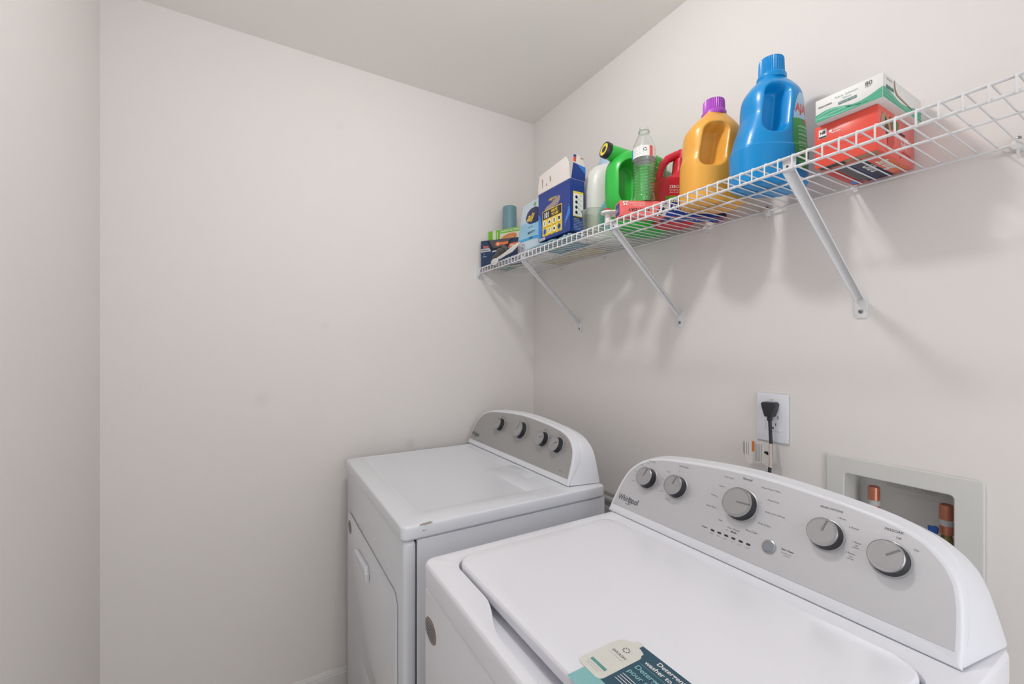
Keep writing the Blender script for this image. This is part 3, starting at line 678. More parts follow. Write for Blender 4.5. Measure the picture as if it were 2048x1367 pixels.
# white jug, pale blue cap
WJ = mat('milky_jug', (226, 227, 222), .35, var=.01); PB = mat('pale_blue_cap', (176, 202, 228), .4)
T = thing('detergent_jug', (.642, -.125, DZK), 'milky white jug with a wide pale blue cap, left of green jug', 'jug')
J = Jug(.650, -.116, d(-22), [(0, .040, .070, 0), (.008, .046, .078, 0), (.04, .049, .084, 0), (.12, .052, .090, 0), (.19, .052, .088, 0), (.235, .050, .080, .003), (.255, .045, .066, .007), (.268, .034, .045, .012)], n=2.4)
J.body(WJ, T)
cap(T, PB, J.M @ Matrix.Translation((0, .012, 0)), [(.040, .262, 0), (.044, .264, 0), (.044, .280, 0), (.040, .292, 0), (.038, .306, 0), (.034, .308, 0)])
b = MB(); TL = mat('label_aqua', (128, 202, 208), .4); YL_ = mat('label_yellow', (226, 214, 60), .4)
J.label(b, lambda u, v: (YL_ if (v > .55 and (u - .75) ** 2 * 9 + (v - .75) ** 2 * 12 < 1) else (TL if v < .62 and (u - .6) ** 2 * 2.5 + (v - .2) ** 2 * 3 < 1 else None)), -.050, .07, .03, .19, 30, 46)
J.stext(b, mat('label_teal_text', (52, 130, 150), .4), 'free', .010, -.01, .06, bold=.02)
b.build('label', T, fix=False)

# ---- clear things
def clear(name, rgb, rough=.03, ior=1.35): return mat(name, rgb, rough, trans=1, ior=ior, var=0.0)
PET = clear('clear_pet', (250, 253, 252), .05, 1.5)
# aluminium foil box, standing askew on the wires
FD = Vector((.44, .898, 0)).normalized(); FN = Vector((FD.y, -FD.x, 0))      # long direction, outward normal of the long face
FO = Vector((.862, -.288, DZK)); FL, FW = .310, .043
T_PINK = mat('foil_box_pink', (238, 112, 108), .4); F_BLUE = mat('foil_box_blue', (28, 62, 148), .4); F_NAVY = mat('foil_box_navy', (30, 36, 66), .4); F_SIL = mat('foil_box_silver', (196, 196, 200), .4)
b = one(T_PINK); b.M = Matrix(((FD.x, FN.x, 0, FO.x), (FD.y, FN.y, 0, FO.y), (0, 0, 1, FO.z), (0, 0, 0, 1))); b.box(0, FL, 0, FW, 0, FW, .0015, 2)
P = FO + FN * FW; b.frame(P, FD, (0, 0, 1))                                # long front face
def skew(m, x0, x1, sk, z): b.use(m).poly([(x0, .001), (x1, .001), (x1 + sk, FW - .001), (x0 + sk, FW - .001)], z)
skew(F_NAVY, .100, .118, .02, .0004); skew(PWHITE, .104, .109, .02, .0007); skew(F_SIL, .118, .128, .02, .0004); skew(F_BLUE, .128, .280, .02, .0004)
b.use(F_NAVY).poly([(.280, .001), (FL - .001, .001), (FL - .001, FW - .001), (.300, FW - .001)], .0004)
b.use(mat('foil_magenta', (170, 40, 96), .4)).poly([(.19, FW - .001), (.26, FW - .001), (.24, FW - .012), (.20, FW - .010)], .0006)
def ut(m, t_, h, x, y, **kw): b.use(m).text(t_, h, x, y, rot=PI, z=.0009, **kw)      # printed upside down
ut(BLACK, 'EVERYDAY', .009, .084, .022, bold=.02, sx=1.0); ut(PWHITE, '25', .012, .024, .041, bold=.03); ut(PWHITE, 'STRONG & VERSATILE', .0035, .072, .038); ut(PWHITE, 'ALUMINUM FOIL', .0035, .072, .032)
ut(F_SIL, 'Wrap', .019, .175, .036, bold=.03, shear=.2); ut(PWHITE, 'Reynolds', .020, .272, .031, bold=.03, shear=.2, sx=.9)
b.frame(FO + FN * FW, FD, -FN)                                             # underside
b.M = Matrix(((FD.x, FN.x, 0, FO.x), (FD.y, FN.y, 0, FO.y), (0, 0, -1, FO.z), (0, 0, 0, 1)))
b.use(F_BLUE).poly([(.13, .002), (.305, .002), (.305, FW - .002), (.13, FW - .002)], .0002); b.use(PWHITE).text('Reynolds Wrap', .014, .15, .018, bold=.02, z=.0004)
b.frame(FO, FN, (0, 0, 1)); b.use(F_BLUE).rect(.008, .038, .005, .038, .0004); b.use(PWHITE).text('foil', .012, .010, .015, z=.0007)
b.frame(FO + FD * FL + FN * FW, -FN, (0, 0, 1))
o = b.build('foil_box', None, FO); tag(o, 'long pink and blue aluminium foil box lying upside down, under the water bottle', 'foil box')
# water bottle on it
WBX, WBY, WZ0 = .9135, -.2265, DZK + FW + .0003
T = thing('water_bottle', (WBX, WBY, WZ0), 'clear ribbed plastic water bottle without cap, standing on the foil box', 'bottle')
prf = [(.022, 0), (.027, .001), (.0305, .006), (.0315, .014)]
z = .018
while z < .125:
    w_ = .0315 - .0022 * math.sin((z - .014) / .11 * PI); prf += [(w_, z), (w_ - .0025, z + .0045)]; z += .009
prf += [(.0315, .128), (.0318, .130), (.0318, .160), (.031, .164), (.0285, .176), (.0235, .190), (.0165, .203), (.0132, .209), (.0128, .212), (.0165, .2125), (.0165, .2145), (.0128, .215), (.0128, .226), (.0122, .227)]
prf = [(r_, z_ * .95) for r_, z_ in prf]
b = one(PET); b.M = Matrix.Translation((WBX, WBY, WZ0)); th = .0007
b.lathe(prf + [(r - th, z_ + (.0 if i else 0)) for i, (r, z_) in enumerate(prf[::-1])][:-1] + [(.0213, .0012)], n=56, cap0=False, cap1=False)
b.lathe([(.0005, .0), (.022, 0)], n=56, cap0=False, cap1=False); b.lathe([(.0005, .0012), (.0213, .0012)], n=56, cap0=False, cap1=False)
bmesh.ops.remove_doubles(b.bm, verts=b.bm.verts[:], dist=.00002)
b.build('bottle_body', T, ang=50)
b = one(PWHITE); b.M = Matrix.Translation((WBX, WBY, WZ0))
def arcp(m, a0, a1, z0, z1, r=.0323, n=20):
    b.use(m); vs = []; fs = []
    for i in range(n + 1):
        a = a0 + (a1 - a0) * i / n
        vs += [(r * math.cos(a), r * math.sin(a), z0), (r * math.cos(a), r * math.sin(a), z1)]
    for i in range(n): fs.append([2 * i, 2 * i + 2, 2 * i + 3, 2 * i + 1])
    b.add(vs, fs)
arcp(PWHITE, 0, 2 * PI, .1235, .1525, .0322, 56); 
for m_, a0, a1 in ((mat('label_blue', (40, 140, 214), .4), d(195), d(246)), (mat('label_rose', (222, 96, 92), .4), d(340), d(358))): arcp(m_, a0, a1, .1240, .1520, .0325)
# view direction from the bottle is about -49 deg
b.warp = lambda p: (.0328 * math.cos(p.x / .0325), .0328 * math.sin(p.x / .0325), p.y)
s0 = .0325 * d(-42)
for k in range(3):
    aa = k * 2 * PI / 3
    b.use(BLACK); b.ring(s0, .1415, .0048, .0048, .0014, z=0, n=8, a0=aa + .25, a1=aa + 1.55)
    c_, s_ = math.cos(aa + 1.6), math.sin(aa + 1.6); q = [(.0028, -.0004), (.0062, -.0004), (.0045, .0024)]
    b.add([(s0 + x_ * c_ - y_ * s_, .1415 + x_ * s_ + y_ * c_, 0) for x_, y_ in q], [[0, 1, 2]])
b.use(PRINTL)
for k in range(5): b.text('drinking water please recycle', .0020, .0325 * d(-105), .149 - k * .005, z=0)
b.warp = None
b.build('paper_label', T, fix=False)
# measuring cup
CUPM = clear('cup_plastic', (226, 232, 222), .25, 1.3)
b = one(CUPM); cx_, cy_ = .737, -.258; pf = [(.030, 0), (.0335, .003), (.0355, .02), (.038, .062)]
b.M = Matrix.Translation((cx_, cy_, DZK)); b.lathe(pf + [(.0392, .063), (.0392, .0655), (.0372, .0655), (.0365, .062), (.0340, .02), (.032, .0045), (.028, .0025)], n=56)
o = b.build('measuring_cup', None, (cx_, cy_, DZK)); tag(o, 'cloudy clear plastic measuring cup in front of white jug', 'cup')
# dispenser tap
T = thing('dispenser_tap', (.812, -.268, DZK), 'small white plastic dispenser tap with a red button, beside the measuring cup', 'tap')
b = one(PWHITE); b.M = Matrix.Translation((.812, -.268, DZK)); b.lathe([(.009, 0), (.010, .002), (.010, .030), (.009, .033), (.0215, .0345), (.0225, .037), (.020, .041), (.011, .044)], n=32); b.build('body', T)
b = one(mat('tap_red', (190, 60, 66), .4)); b.M = Matrix.Translation((.809, -.268, DZK)); b.lathe([(.0095, .0442), (.0095, .049), (.007, .052), (.002, .053)], n=28); b.build('button', T)
b = one(PWHITE); b.M = Matrix.Translation((.812, -.268, DZK)); b.tube([(.0, .006, .036), (.012, .026, .038), (.02, .04, .034)], [.010, .012, .012], 16); b.build('spout', T)

# ------------------------------------------------------------------ boxes and bags
NAVY = mat('box_navy', (38, 62, 140), .38, var=.02); SKY = mat('box_sky', (52, 130, 214), .38); YB = mat('box_yellow', (240, 208, 58), .4); BRN = mat('card_brown', (176, 148, 120), .8); CARD = mat('card_white', (226, 220, 216), .7, var=.02); HDR = mat('header_dark', (48, 42, 48), .4)
# teal plastic sleeve lying flat under the blue box
def pillow(name, x0, x1, y0, y1, h, m, rot=0, nx=26, ny=20, wob=.002, extra=None):
    b = one(m); cx, cy = (x0 + x1) / 2, (y0 + y1) / 2; b.M = Matrix.Translation((cx, cy, DZK)) @ Matrix.Rotation(rot, 4, 'Z'); vs = []; fs = []
    for side in (1, 0):
        for i in range(nx + 1):
            for j in range(ny + 1):
                u, v = i / nx * 2 - 1, j / ny * 2 - 1
                e = (1 - abs(u) ** 4) * (1 - abs(v) ** 4); e = e ** .5
                z = h * (.18 + .82 * e) + wob * math.sin(9 * u + 4 * v) * e + wob * .6 * math.sin(17 * v - 6 * u) * e if side else h * .10 * (1 - e)
                vs.append((u * (x1 - x0) / 2, v * (y1 - y0) / 2 + .002 * math.sin(7 * u), max(z, 0)))
    N_ = (nx + 1) * (ny + 1)
    for s_ in (0, 1):
        for i in range(nx):
            for j in range(ny):
                a = s_ * N_ + i * (ny + 1) + j; f = [a, a + ny + 1, a + ny + 2, a + 1]; fs.append(f if s_ == 0 else f[::-1])
    for i in range(nx): 
        for j in (0, ny): a = i * (ny + 1) + j; fs.append([a, a + ny + 1, a + ny + 1 + N_, a + N_])
    for j in range(ny):
        for i in (0, nx): a = i * (ny + 1) + j; fs.append([a, a + 1, a + 1 + N_, a + N_])
    b.add(vs, fs)
    if extra: extra(b)
    return b.build(name, None, (cx, cy, DZK), ang=50)
TP = mat('teal_film', (128, 170, 182), .35, var=.05, scale=40)
def strips(b):
    b.M = b.M; 
o = pillow('plastic_sleeve', .415, .590, -.300, -.14, .0165, TP, wob=.0012); tag(o, 'flat teal plastic sleeve lying on the wires under the blue box', 'plastic bag')
o = pillow('plastic_sleeve', .602, .672, -.299, -.238, .010, TP, rot=-.03); tag(o, 'small folded teal plastic pouch on the wires, right of the blue box base', 'plastic bag')
o = pillow('paper_packet', .235, .560, -.125, -.02, .012, mat('packet_cream', (214, 204, 170), .6, var=.16, scale=60)); tag(o, 'flat cream and white packet lying at the back of the shelf behind the pouch', 'packet')
# 101 ways box
BX0, BX1, BY0, BY1, BZ0, BH = .466, .652, -.286, -.226, DZK + .0205, .173
ZT = BZ0 + BH
T = thing('detergent_box', ((BX0 + BX1) / 2, (BY0 + BY1) / 2, BZ0), 'open dark blue cardboard box with yellow picture panel and raised white flap', 'box')
b = one(NAVY); tk = .0009
b.frame((0, 0, 0), (1, 0, 0), (0, 1, 0))
b.box(BX0, BX1, BY0, BY0 + tk, BZ0, ZT); b.box(BX0, BX1, BY1 - tk, BY1, BZ0, ZT); b.box(BX0, BX0 + tk, BY0 + tk, BY1 - tk, BZ0, ZT); b.box(BX1 - tk, BX1, BY0 + tk, BY1 - tk, BZ0, ZT); b.box(BX0 + tk, BX1 - tk, BY0 + tk, BY1 - tk, BZ0, BZ0 + tk)
WF, DF = BX1 - BX0, BY1 - BY0
b.frame((BX0, BY0, BZ0), (1, 0, 0), (0, 0, 1))           # front print
b.use(SKY); b.poly([(.0, .10), (.012, .09), (.022, .05), (.018, .0), (.004, .0), (0, .03)], .0003); b.poly([(WF, .085), (WF - .018, .06), (WF - .03, .035), (WF - .028, .03), (WF - .012, .045), (WF, .06)], .0003)
b.use(mat('print_bubble', (120, 180, 230), .4))
for k in range(26): b.disc(WF - .004 - .026 * ((k * .618) % 1), .022 + .075 * ((k * .377) % 1), .0006 + .0010 * ((k * .77) % 1), z=.0005, n=8)
b.use(mat('card_torn', (160, 146, 142), .9, var=.12, scale=90)).poly([(.040, .108), (.052, .116), (.075, .120), (.100, .128), (.122, .137), (.132, .131), (.130, .119), (.118, .108), (.095, .106), (.070, .100), (.048, .097)], .0004)
b.use(YB).text("AMERICA'S #1", .0075, .088, .132, 'CENTER', bold=.04, sx=.72, shear=.2, z=.0007); b.text('101 uses', .004, .088, .1265, 'CENTER', z=.0007)
b.use(YB).prism(rrect(.026, .142, .012, .104, .005, 5), 0, .0005); b.use(HDR).poly([(.0285, .072), (.1395, .072), (.1395, .098), (.136, .1015), (.032, .1015), (.0285, .098)], .0007)
b.use(PWHITE).text('101', .020, .036, .0765, bold=.05, sx=.78, z=.0009); b.use(YB).text('WAYS', .0095, .080, .0885, bold=.05, sx=1.0, z=.0009); b.text('TO USE', .0085, .082, .0765, bold=.05, sx=1.0, z=.0009)
for r_ in range(2):
    for c_ in range(4):
        x_, y_ = .041 + c_ * .0285, .058 - r_ * .029
        b.use(PWHITE if r_ == 0 else SKY if c_ in (0, 3) else PWHITE).disc(x_, y_, .0095, .0105, z=.0007, n=20); b.use(F_NAVY)
        kk = (r_ * 4 + c_)
        if kk in (0, 5): b.poly([(x_ - .005, y_ - .006), (x_ - .002, y_ - .006), (x_ + .001, y_), (x_ + .003, y_ + .006), (x_ - .001, y_ + .007), (x_ - .003, y_ + .001)], .0009)
        elif kk in (1, 6): b.poly([(x_ - .006, y_ - .004), (x_ + .006, y_ - .004), (x_ + .004, y_ + .003), (x_, y_ + .006), (x_ - .004, y_ + .003)], .0009)
        elif kk in (3, 7): b.rect(x_ - .006, x_ + .006, y_ - .005, y_ + .006, .0009)
        else: b.rect(x_ - .003, x_ + .003, y_ - .007, y_ + .007, .0009)
        b.use(HDR).rect(x_ - .009, x_ + .009, y_ - .0155, y_ - .0140, .0007)
b.use(PWHITE).rect(.004, .042, .0006, .010, .0004); b.use(F_NAVY)
for k in range(12): b.rect(.006 + k * .0029, .0072 + k * .0029, .001, .0085, .0006)
b.use(F_NAVY).rect(0, WF, BH - .0125, BH - .0118, .0003)
b.frame((BX1, BY0, BZ0), (0, 1, 0), (0, 0, 1))           # side print
b.use(YB).rect(.012, DF - .004, .128, .134, .0004); b.rect(.012, DF - .004, .050, .130, .0003); b.use(PWHITE).rect(.014, DF - .005, .053, .127, .0005)
b.use(F_NAVY)
for k in range(4): b.disc(.026, .115 - .017 * k, .0055, z=.0008, n=12)
b.use(PRINTL)
for k in range(12): b.rect(.04, DF - .012 - .008 * (k % 3), .120 - k * .0055, .1215 - k * .0055, .0008)
b.use(mat('print_pale_blue', (140, 160, 214), .5))
for k in range(7): b.rect(.014, DF - .006, .006 + k * .005, .0082 + k * .005, .0004)
b.use(YB).rect(.014, DF - .02, .042, .0435, .0004)
b.build('carton', T)
def flap(nm, o, x, y, pts, mo, mi, prints):
    """panel in frame (x along hinge, y up the flap); outside faces +z"""
    b = one(mo); b.frame(o, x, y); b.loft([[(p[0], p[1], 0) for p in pts], [(p[0], p[1], tk) for p in pts]], True, True)
    prints(b); return b.build(nm, T)
def pf1(b):
    b.use(BRN)
    for pts in ([(.018, .050), (.022, .053), (.026, .045), (.0265, .018), (.023, .016)], [(.050, .030), (.055, .022), (.050, .016), (.045, .020)], [(.066, .046), (.071, .050), (.078, .032), (.074, .022), (.070, .028)]): b.poly(pts, tk + .0003)
    b.use(CARD)
flap('front_flap', (BX0, BY0, ZT + .001), (1, 0, 0), (-.03, .10, .995), [(0, 0), (WF - .002, 0), (WF - .012, .060), (WF - .030, .0855), (.0, .070), (-.004, .03)], CARD, NAVY, pf1)
def pf2(b):
    b.use(NAVY).poly([(.0, 0), (DF, 0), (DF - .003, .045), (.004, .052)], tk + .0003); b.use(SKY).poly([(.02, .050), (DF - .003, .045), (DF, .02), (.06, .022)], tk + .0005)
    b.use(REDL).rect(.004, .016, .055, .070, tk + .0004); b.use(NAVY).rect(.004, .016, .070, .078, tk + .0004); b.use(BRN).disc(.04, .070, .008, .0022, z=tk + .0004, n=12)
flap('side_flap', (BX1 - tk, BY0 + .004, ZT + .001), (0, 1, 0), (.10, 0, .995), [(0, 0), (DF - .006, 0), (DF - .008, .055), (DF - .016, .066), (.022, .080), (.003, .080), (.003, .05)], CARD, CARD, pf2)
# laundry pouch
PCH = mat('pouch_film', (196, 214, 226), .28, var=.03, scale=25); PCHB = mat('pouch_blue', (60, 170, 222), .3); PCHL = mat('pouch_light_blue', (150, 200, 228), .3)
PX, PY, PW, PH = .355, -.248, .080, .218
T = thing('laundry_pouch', (PX, PY, DZK), 'pale blue standing plastic pouch with a navy oval, left of blue box', 'pouch')
def pz(x, z):
    e = max(0, 1 - (abs(x) / (PW + .004)) ** 3.0); v = z / PH; t_ = .030 * (1 - v) ** .7 * e ** .6 + .0018
    return t_ + (.003 * math.sin(14 * v + x * 40) * e * (1 - v) if v > .05 else 0)
def plean(x, z): return .018 * (z / PH) ** 2
b = one(PCH); b.M = Matrix.Translation((PX, PY, DZK)); nx, nz = 26, 34; vs = []; fs = []
for sgn in (-1, 1):
    for i in range(nx + 1):
        for j in range(nz + 1):
            z = PH * j / nz; wv = PW * (1 - .06 * math.sin(j / nz * PI)); x = (i / nx * 2 - 1) * wv
            zz = z * (1 - .10 * max(0, .2 - i / nx) * 1.2 * (j / nz)); vs.append((x, sgn * pz(x, z) + plean(x, z), zz))
N_ = (nx + 1) * (nz + 1)
for s_ in (0, 1):
    for i in range(nx):
        for j in range(nz): a = s_ * N_ + i * (nz + 1) + j; fs.append([a, a + nz + 1, a + nz + 2, a + 1])
for i in range(nx):
    for j in (0, nz): a = i * (nz + 1) + j; fs.append([a, a + nz + 1, a + nz + 1 + N_, a + N_])
for j in range(nz):
    for i in (0, nx): a = i * (nz + 1) + j; fs.append([a, a + 1, a + 1 + N_, a + N_])
b.add(vs, fs); 
b.build('pouch_body', T, ang=60)
b = MB(); b.M = Matrix.Translation((PX, PY, DZK)); b.warp = lambda p: (p.x, -pz(p.x, p.y) + plean(p.x, p.y) - .0007 - p.z, p.y)   # prints follow the film
def grid(m, x0, x1, z0, z1, f=None, n=14, off=0):
    b.use(m); vs = []; fs = []
    for i in range(n + 1):
        for j in range(n + 1): vs.append((x0 + (x1 - x0) * i / n, z0 + (z1 - z0) * j / n, off))
    for i in range(n):
        for j in range(n):
            if f and not f((i + .5) / n * 2 - 1, (j + .5) / n * 2 - 1): continue
            a = i * (n + 1) + j; fs.append([a, a + n + 1, a + n + 2, a + 1])
    b.add(vs, fs)
grid(PCHL, -.070, .074, .066, .125); grid(PCHB, -.070, .074, .050, .062, off=.0002); grid(mat('pouch_oval', (24, 34, 84), .35), -.020, .078, .112, .182, lambda u, v: u * u + v * v + .5 * u * v < 1, 30, .0004)
b.use(YB); b.text('all', .034, -.008, .132, z=.0010, bold=.03, rot=-.25); b.use(F_NAVY); b.text('MIGHTY', .009, .012, .074, z=.0006, bold=.03); b.text('free clear', .006, .012, .098, z=.0006); b.text('TUBS', .008, .022, .0525, z=.0006, bold=.02)
b.use(GRL); b.disc(.022, .196, .008, .008, z=.0006, n=16); b.use(mat('ring_red', (200, 70, 78), .4)); b.ring(-.048, .026, .015, .015, .002, z=.0008); b.ring(-.010, .026, .015, .015, .002, z=.0008)
b.use(BLACK); b.text('v', .014, -.054, .020, z=.0008, bold=.05); b.text('e', .012, -.015, .021, z=.0008, bold=.05)
b.warp = None; b.build('pouch_print', T, fix=False)
# navy and orange open carton at the shelf end
OR = mat('carton_orange', (232, 122, 66), .4); SLT = mat('carton_slate', (40, 62, 96), .4); GRY = mat('carton_grey', (86, 84, 90), .45)
CA, CL, CDp = d(27), .196, .034                # turned towards the room
OXA, OYA, OZ0 = .0215, -.3000, DZK
CM = Matrix.Translation((OXA, OYA, OZ0)) @ Matrix.Rotation(CA, 4, 'Z')
T = thing('trash_bag_box', (OXA + .08, OYA + .06, OZ0), 'open navy and orange carton at the left end of the shelf', 'box')
b = one(SLT); b.M = CM
hL, hR = .118, .110; LW = CL
def panel(m, x0, x1, y0, y1, h0, h1): b.use(m).loft([[(x0, y0, 0), (x1, y0, 0), (x1, y1, 0), (x0, y1, 0)], [(x0, y0, h0), (x1, y0, h1), (x1, y1, h1), (x0, y1, h0)]])
panel(SLT, 0, LW, 0, tk, hL, hR); panel(SLT, 0, LW, CDp - tk, CDp, hL, hR); panel(SLT, 0, tk, tk, CDp - tk, hL, hL); panel(SLT, LW - tk, LW, tk, CDp - tk, hR, hR); panel(SLT, tk, LW - tk, tk, CDp - tk, tk, tk)
b.M = CM @ Matrix(((1, 0, 0, 0), (0, 0, -1, 0), (0, 1, 0, 0), (0, 0, 0, 1)))
b.use(GRY).poly([(.044, .114), (.160, .109), (.124, .080), (.066, .078)], .0004)
b.use(mat('carton_black', (22, 22, 26), .4)).poly([(.034, .1155), (.044, .115), (.066, .079), (.128, .079), (.166, .1095), (.174, .109), (.132, .072), (.060, .071)], .0006)
b.use(OR).prism(rrect(.080, .148, .088, .100, .005, 4), 0, .0008); b.disc(.094, .094, .013, .010, z=.0010); b.poly([(.146, .070), (LW - .001, .070), (LW - .001, .092), (.156, .088)], .0006)
b.use(PWHITE).text('3x', .009, .087, .090, bold=.04, z=.0013); b.text('SIZE', .008, .158, .076, bold=.03, z=.0009)
b.use(F_SIL).poly([(.0, .066), (.056, .066), (.046, .082), (0, .082)], .0005); b.poly([(.062, .060), (.122, .064), (.130, .068), (.064, .067)], .0005)
b.use(mat('carton_pink', (226, 120, 116), .4)).text('bou', .013, .014, .084, bold=.05, z=.0008); b.use(PRINT).text('WRINKLE', .006, .005, .071, bold=.03, z=.0008)
b.use(PCHL).text('60', .006, .014, .054, z=.0008); b.rect(.010, .030, .044, .047, .0006)
b.build('carton', T)
def crump(nm, cx, cy, cz, rx, ry, rz, m, seed, label, cat_, rot=0):
    random.seed(seed); t_ = bmesh.new(); bmesh.ops.create_icosphere(t_, subdivisions=4, radius=1)
    ph = [random.uniform(0, 6) for _ in range(6)]
    for v in t_.verts:
        x, y, z = v.co; k = 1 + .16 * math.sin(5 * x + ph[0] + 3 * z) + .12 * math.sin(9 * y + ph[1] + 4 * x) + .08 * math.sin(13 * z + ph[2] + 7 * x) + .05 * math.sin(23 * x + ph[3])
        v.co = Vector((x * rx * k, y * ry * k, z * rz * k))
    b = one(m); b.M = Matrix.Translation((cx, cy, cz)) @ Matrix.Rotation(rot, 4, 'Y'); b.merge(t_); o = b.build(nm, None, (cx, cy, cz), ang=70); return tag(o, label, cat_)
# grey cloth hanging over the front rail, spoon
b = one(mat('grey_cloth', (92, 90, 90), .9, var=.25, scale=120, bump=.6, bscale=300)); vs = []; fs = []; nu, nv = 30, 16
for i in range(nu + 1):
    for j in range(nv + 1):
        u, v = i / nu, j / nv
        x = .118 + .128 * u; z = DZK + .003 + .030 * u + v * (.010 + .024 * math.sin(u * PI * .9) + .005 * math.sin(u * 17)) ; y = -.2990 - .004 * math.sin(v * PI) - .003 * abs(math.sin(9 * u + 4 * v)) * math.sin(v * PI)
        vs.append((x, y, z))
vs2 = [(x, -.2900, z) for x, y, z in vs]; N_ = len(vs)
for i in range(nu):
    for j in range(nv): a = i * (nv + 1) + j; fs += [[a, a + nv + 1, a + nv + 2, a + 1], [a + N_, a + 1 + N_, a + nv + 2 + N_, a + nv + 1 + N_]]
for i in range(nu):
    for j in (0, nv): a = i * (nv + 1) + j; fs.append([a, a + nv + 1, a + nv + 1 + N_, a + N_])
for j in range(nv):
    for i in (0, nu): a = i * (nv + 1) + j; fs.append([a, a + 1, a + 1 + N_, a + N_])
b.add(vs + vs2, fs); o = b.build('grey_cloth', None, (.16, -.297, DZK + .02), ang=70); tag(o, 'crumpled dark grey cloth stuffed against the navy carton', 'cloth')
SPN = mat('scoop_white', (222, 222, 216), .4)
T = thing('measuring_scoop', (.22, -.3125, 1.70), 'white plastic measuring scoop lying along the front edge of the shelf', 'scoop')
def spo(P_): return P_
b = one(SPN); b.frame((.014, -.3118, 0), (1, 0, 0), (0, 0, 1))
b.prism([(.165 + .030 * math.cos(a * PI / 14), 1.696 + .0145 * math.sin(a * PI / 14)) for a in range(28)], 0, .006, .0025); b.build('bowl', T)
b = one(SPN); b.frame((.014, -.3122, 0), (1, 0, 0), (0, 0, 1))
b.prism([(.185, 1.700), (.215, 1.700), (.260, 1.706), (.310, 1.710), (.345, 1.722), (.375, 1.736), (.350, 1.738), (.300, 1.730), (.255, 1.720), (.210, 1.713), (.185, 1.711)], 0, .003, .001); b.build('handle', T)
# green and white food carton, behind
GB = mat('carton_green', (122, 196, 48), .4); CR = mat('carton_cream', (222, 226, 204), .4)
b = one(CR); gz1, w_ = .168, .175; GM = Matrix.Translation((.0150, -.2605, DZK)) @ Matrix.Rotation(CA, 4, 'Z'); b.M = GM
b.box(0, w_, 0, .027, 0, gz1, .001, 2); b.M = GM @ Matrix(((1, 0, 0, 0), (0, 0, -1, 0), (0, 1, 0, 0), (0, 0, 0, 1)))
b.use(GB).rect(.060, w_ - .001, gz1 - .018, gz1 - .001, .0006); b.rect(.002, .026, .004, gz1 - .001, .0006); b.rect(.044, .066, .004, gz1 - .001, .0005); b.use(CR).rect(.050, .054, .01, gz1 - .01, .0009)
b.use(PWHITE).text('SANDWICH & STORAGE', .0080, .070, gz1 - .0135, bold=.03, z=.0010, sx=.9); b.use(mat('bread', (222, 156, 104), .6, var=.2, scale=80)).prism([(.112 + .044 * math.cos(a * PI / 12), .126 + .018 * math.sin(a * PI / 12) + .008 * math.cos(a * PI / 12)) for a in range(24)], 0, .0008)
b.use(OR); b.ring(.112, .126, .038, .014, .004, z=.0011, tilt=.15); b.use(F_SIL); b.text('reclosable', .008, .040, .02, rot=PI / 2, z=.0010)
o = b.build('food_bag_box', None, (.09, -.21, DZK)); tag(o, 'green and white sandwich bag carton behind the navy carton', 'box')
# teal cylinder standing on it
b = one(mat('teal_canister', (112, 152, 164), .4, var=.02)); b.M = Matrix.Translation((.0525, -.168, DZK))
b.lathe([(.031, 0), (.0325, .001), (.0335, .02), (.0335, .281), (.0325, .285), (.028, .2875), (.01, .289)], n=48, sy=.95)
o = b.build('canister', None, (.0525, -.168, DZK)); tag(o, 'plain teal rounded canister rising behind the green and white sandwich bag carton', 'canister')
# red trash-bag box, white dryer-sheet box
RB = mat('red_carton', (236, 84, 68), .25, var=.01, coat=.4); RBD = mat('red_carton_deep', (206, 50, 48), .35)
rx0, rx1, ry0, ry1, rh = 1.331, 1.437, -.184, -.010, .085
b = one(RB); b.box(rx0, rx1, ry0, ry1, DZK, DZK + rh, .0015, 2)
b.frame((rx0, ry0, DZK), (1, 0, 0), (0, 0, 1)); b.use(PWHITE).rect(.008, .022, .058, .076, .0004); b.use(DARK).text('N', .006, .010, .066, bold=.05, z=.0007); b.rect(.0165, .020, .066, .072, .0007); b.rect(.0085, .0215, .0585, .062, .0007)
b.use(PWHITE).disc(.029, .067, .0028, z=.0005, n=14); b.rect(.033, .048, .0665, .068, .0005); b.rect(.030, .046, .062, .0635, .0005); b.use(RBD).rect(.020, .1, .0345, .0352, .0004)
b.frame((rx1, ry0, DZK), (0, 1, 0), (0, 0, 1)); D_ = ry1 - ry0
b.use(BRN).poly([(.010, .060), (.020, .076), (.035, .074), (.050, .060), (.060, .045), (.045, .038), (.030, .052), (.018, .040)], .0004); b.use(BLACK).poly([(.028, .070), (.036, .066), (.060, .030), (.050, .022), (.030, .045)], .0006)
b.use(mat('photo_green', (96, 116, 60), .5)).poly([(.050, .075), (.095, .072), (.09, .055), (.06, .052)], .0005); b.use(RBD).disc(.055, .030, .016, z=.0008); b.use(F_NAVY).rect(.085, .125, .052, .056, .0005); b.use(PWHITE).rect(.070, .14, .046, .049, .0005); b.text('hefty', .012, .10, .03, z=.0006, shear=.2)
b.use(OR).poly([(.035, .008), (.05, .03), (.055, .02), (.05, .006)], .0006)
b.use(mat('flap_line', (150, 40, 40), .5)); b.poly([(.10, .004), (.115, .020), (.155, .018), (.156, .0195), (.114, .0215), (.099, .005)], .0006)
b.M = Matrix(((1, 0, 0, rx0), (0, 1, 0, ry0), (0, 0, -1, DZK), (0, 0, 0, 1)))    # underside print, read from below
WR = rx1 - rx0
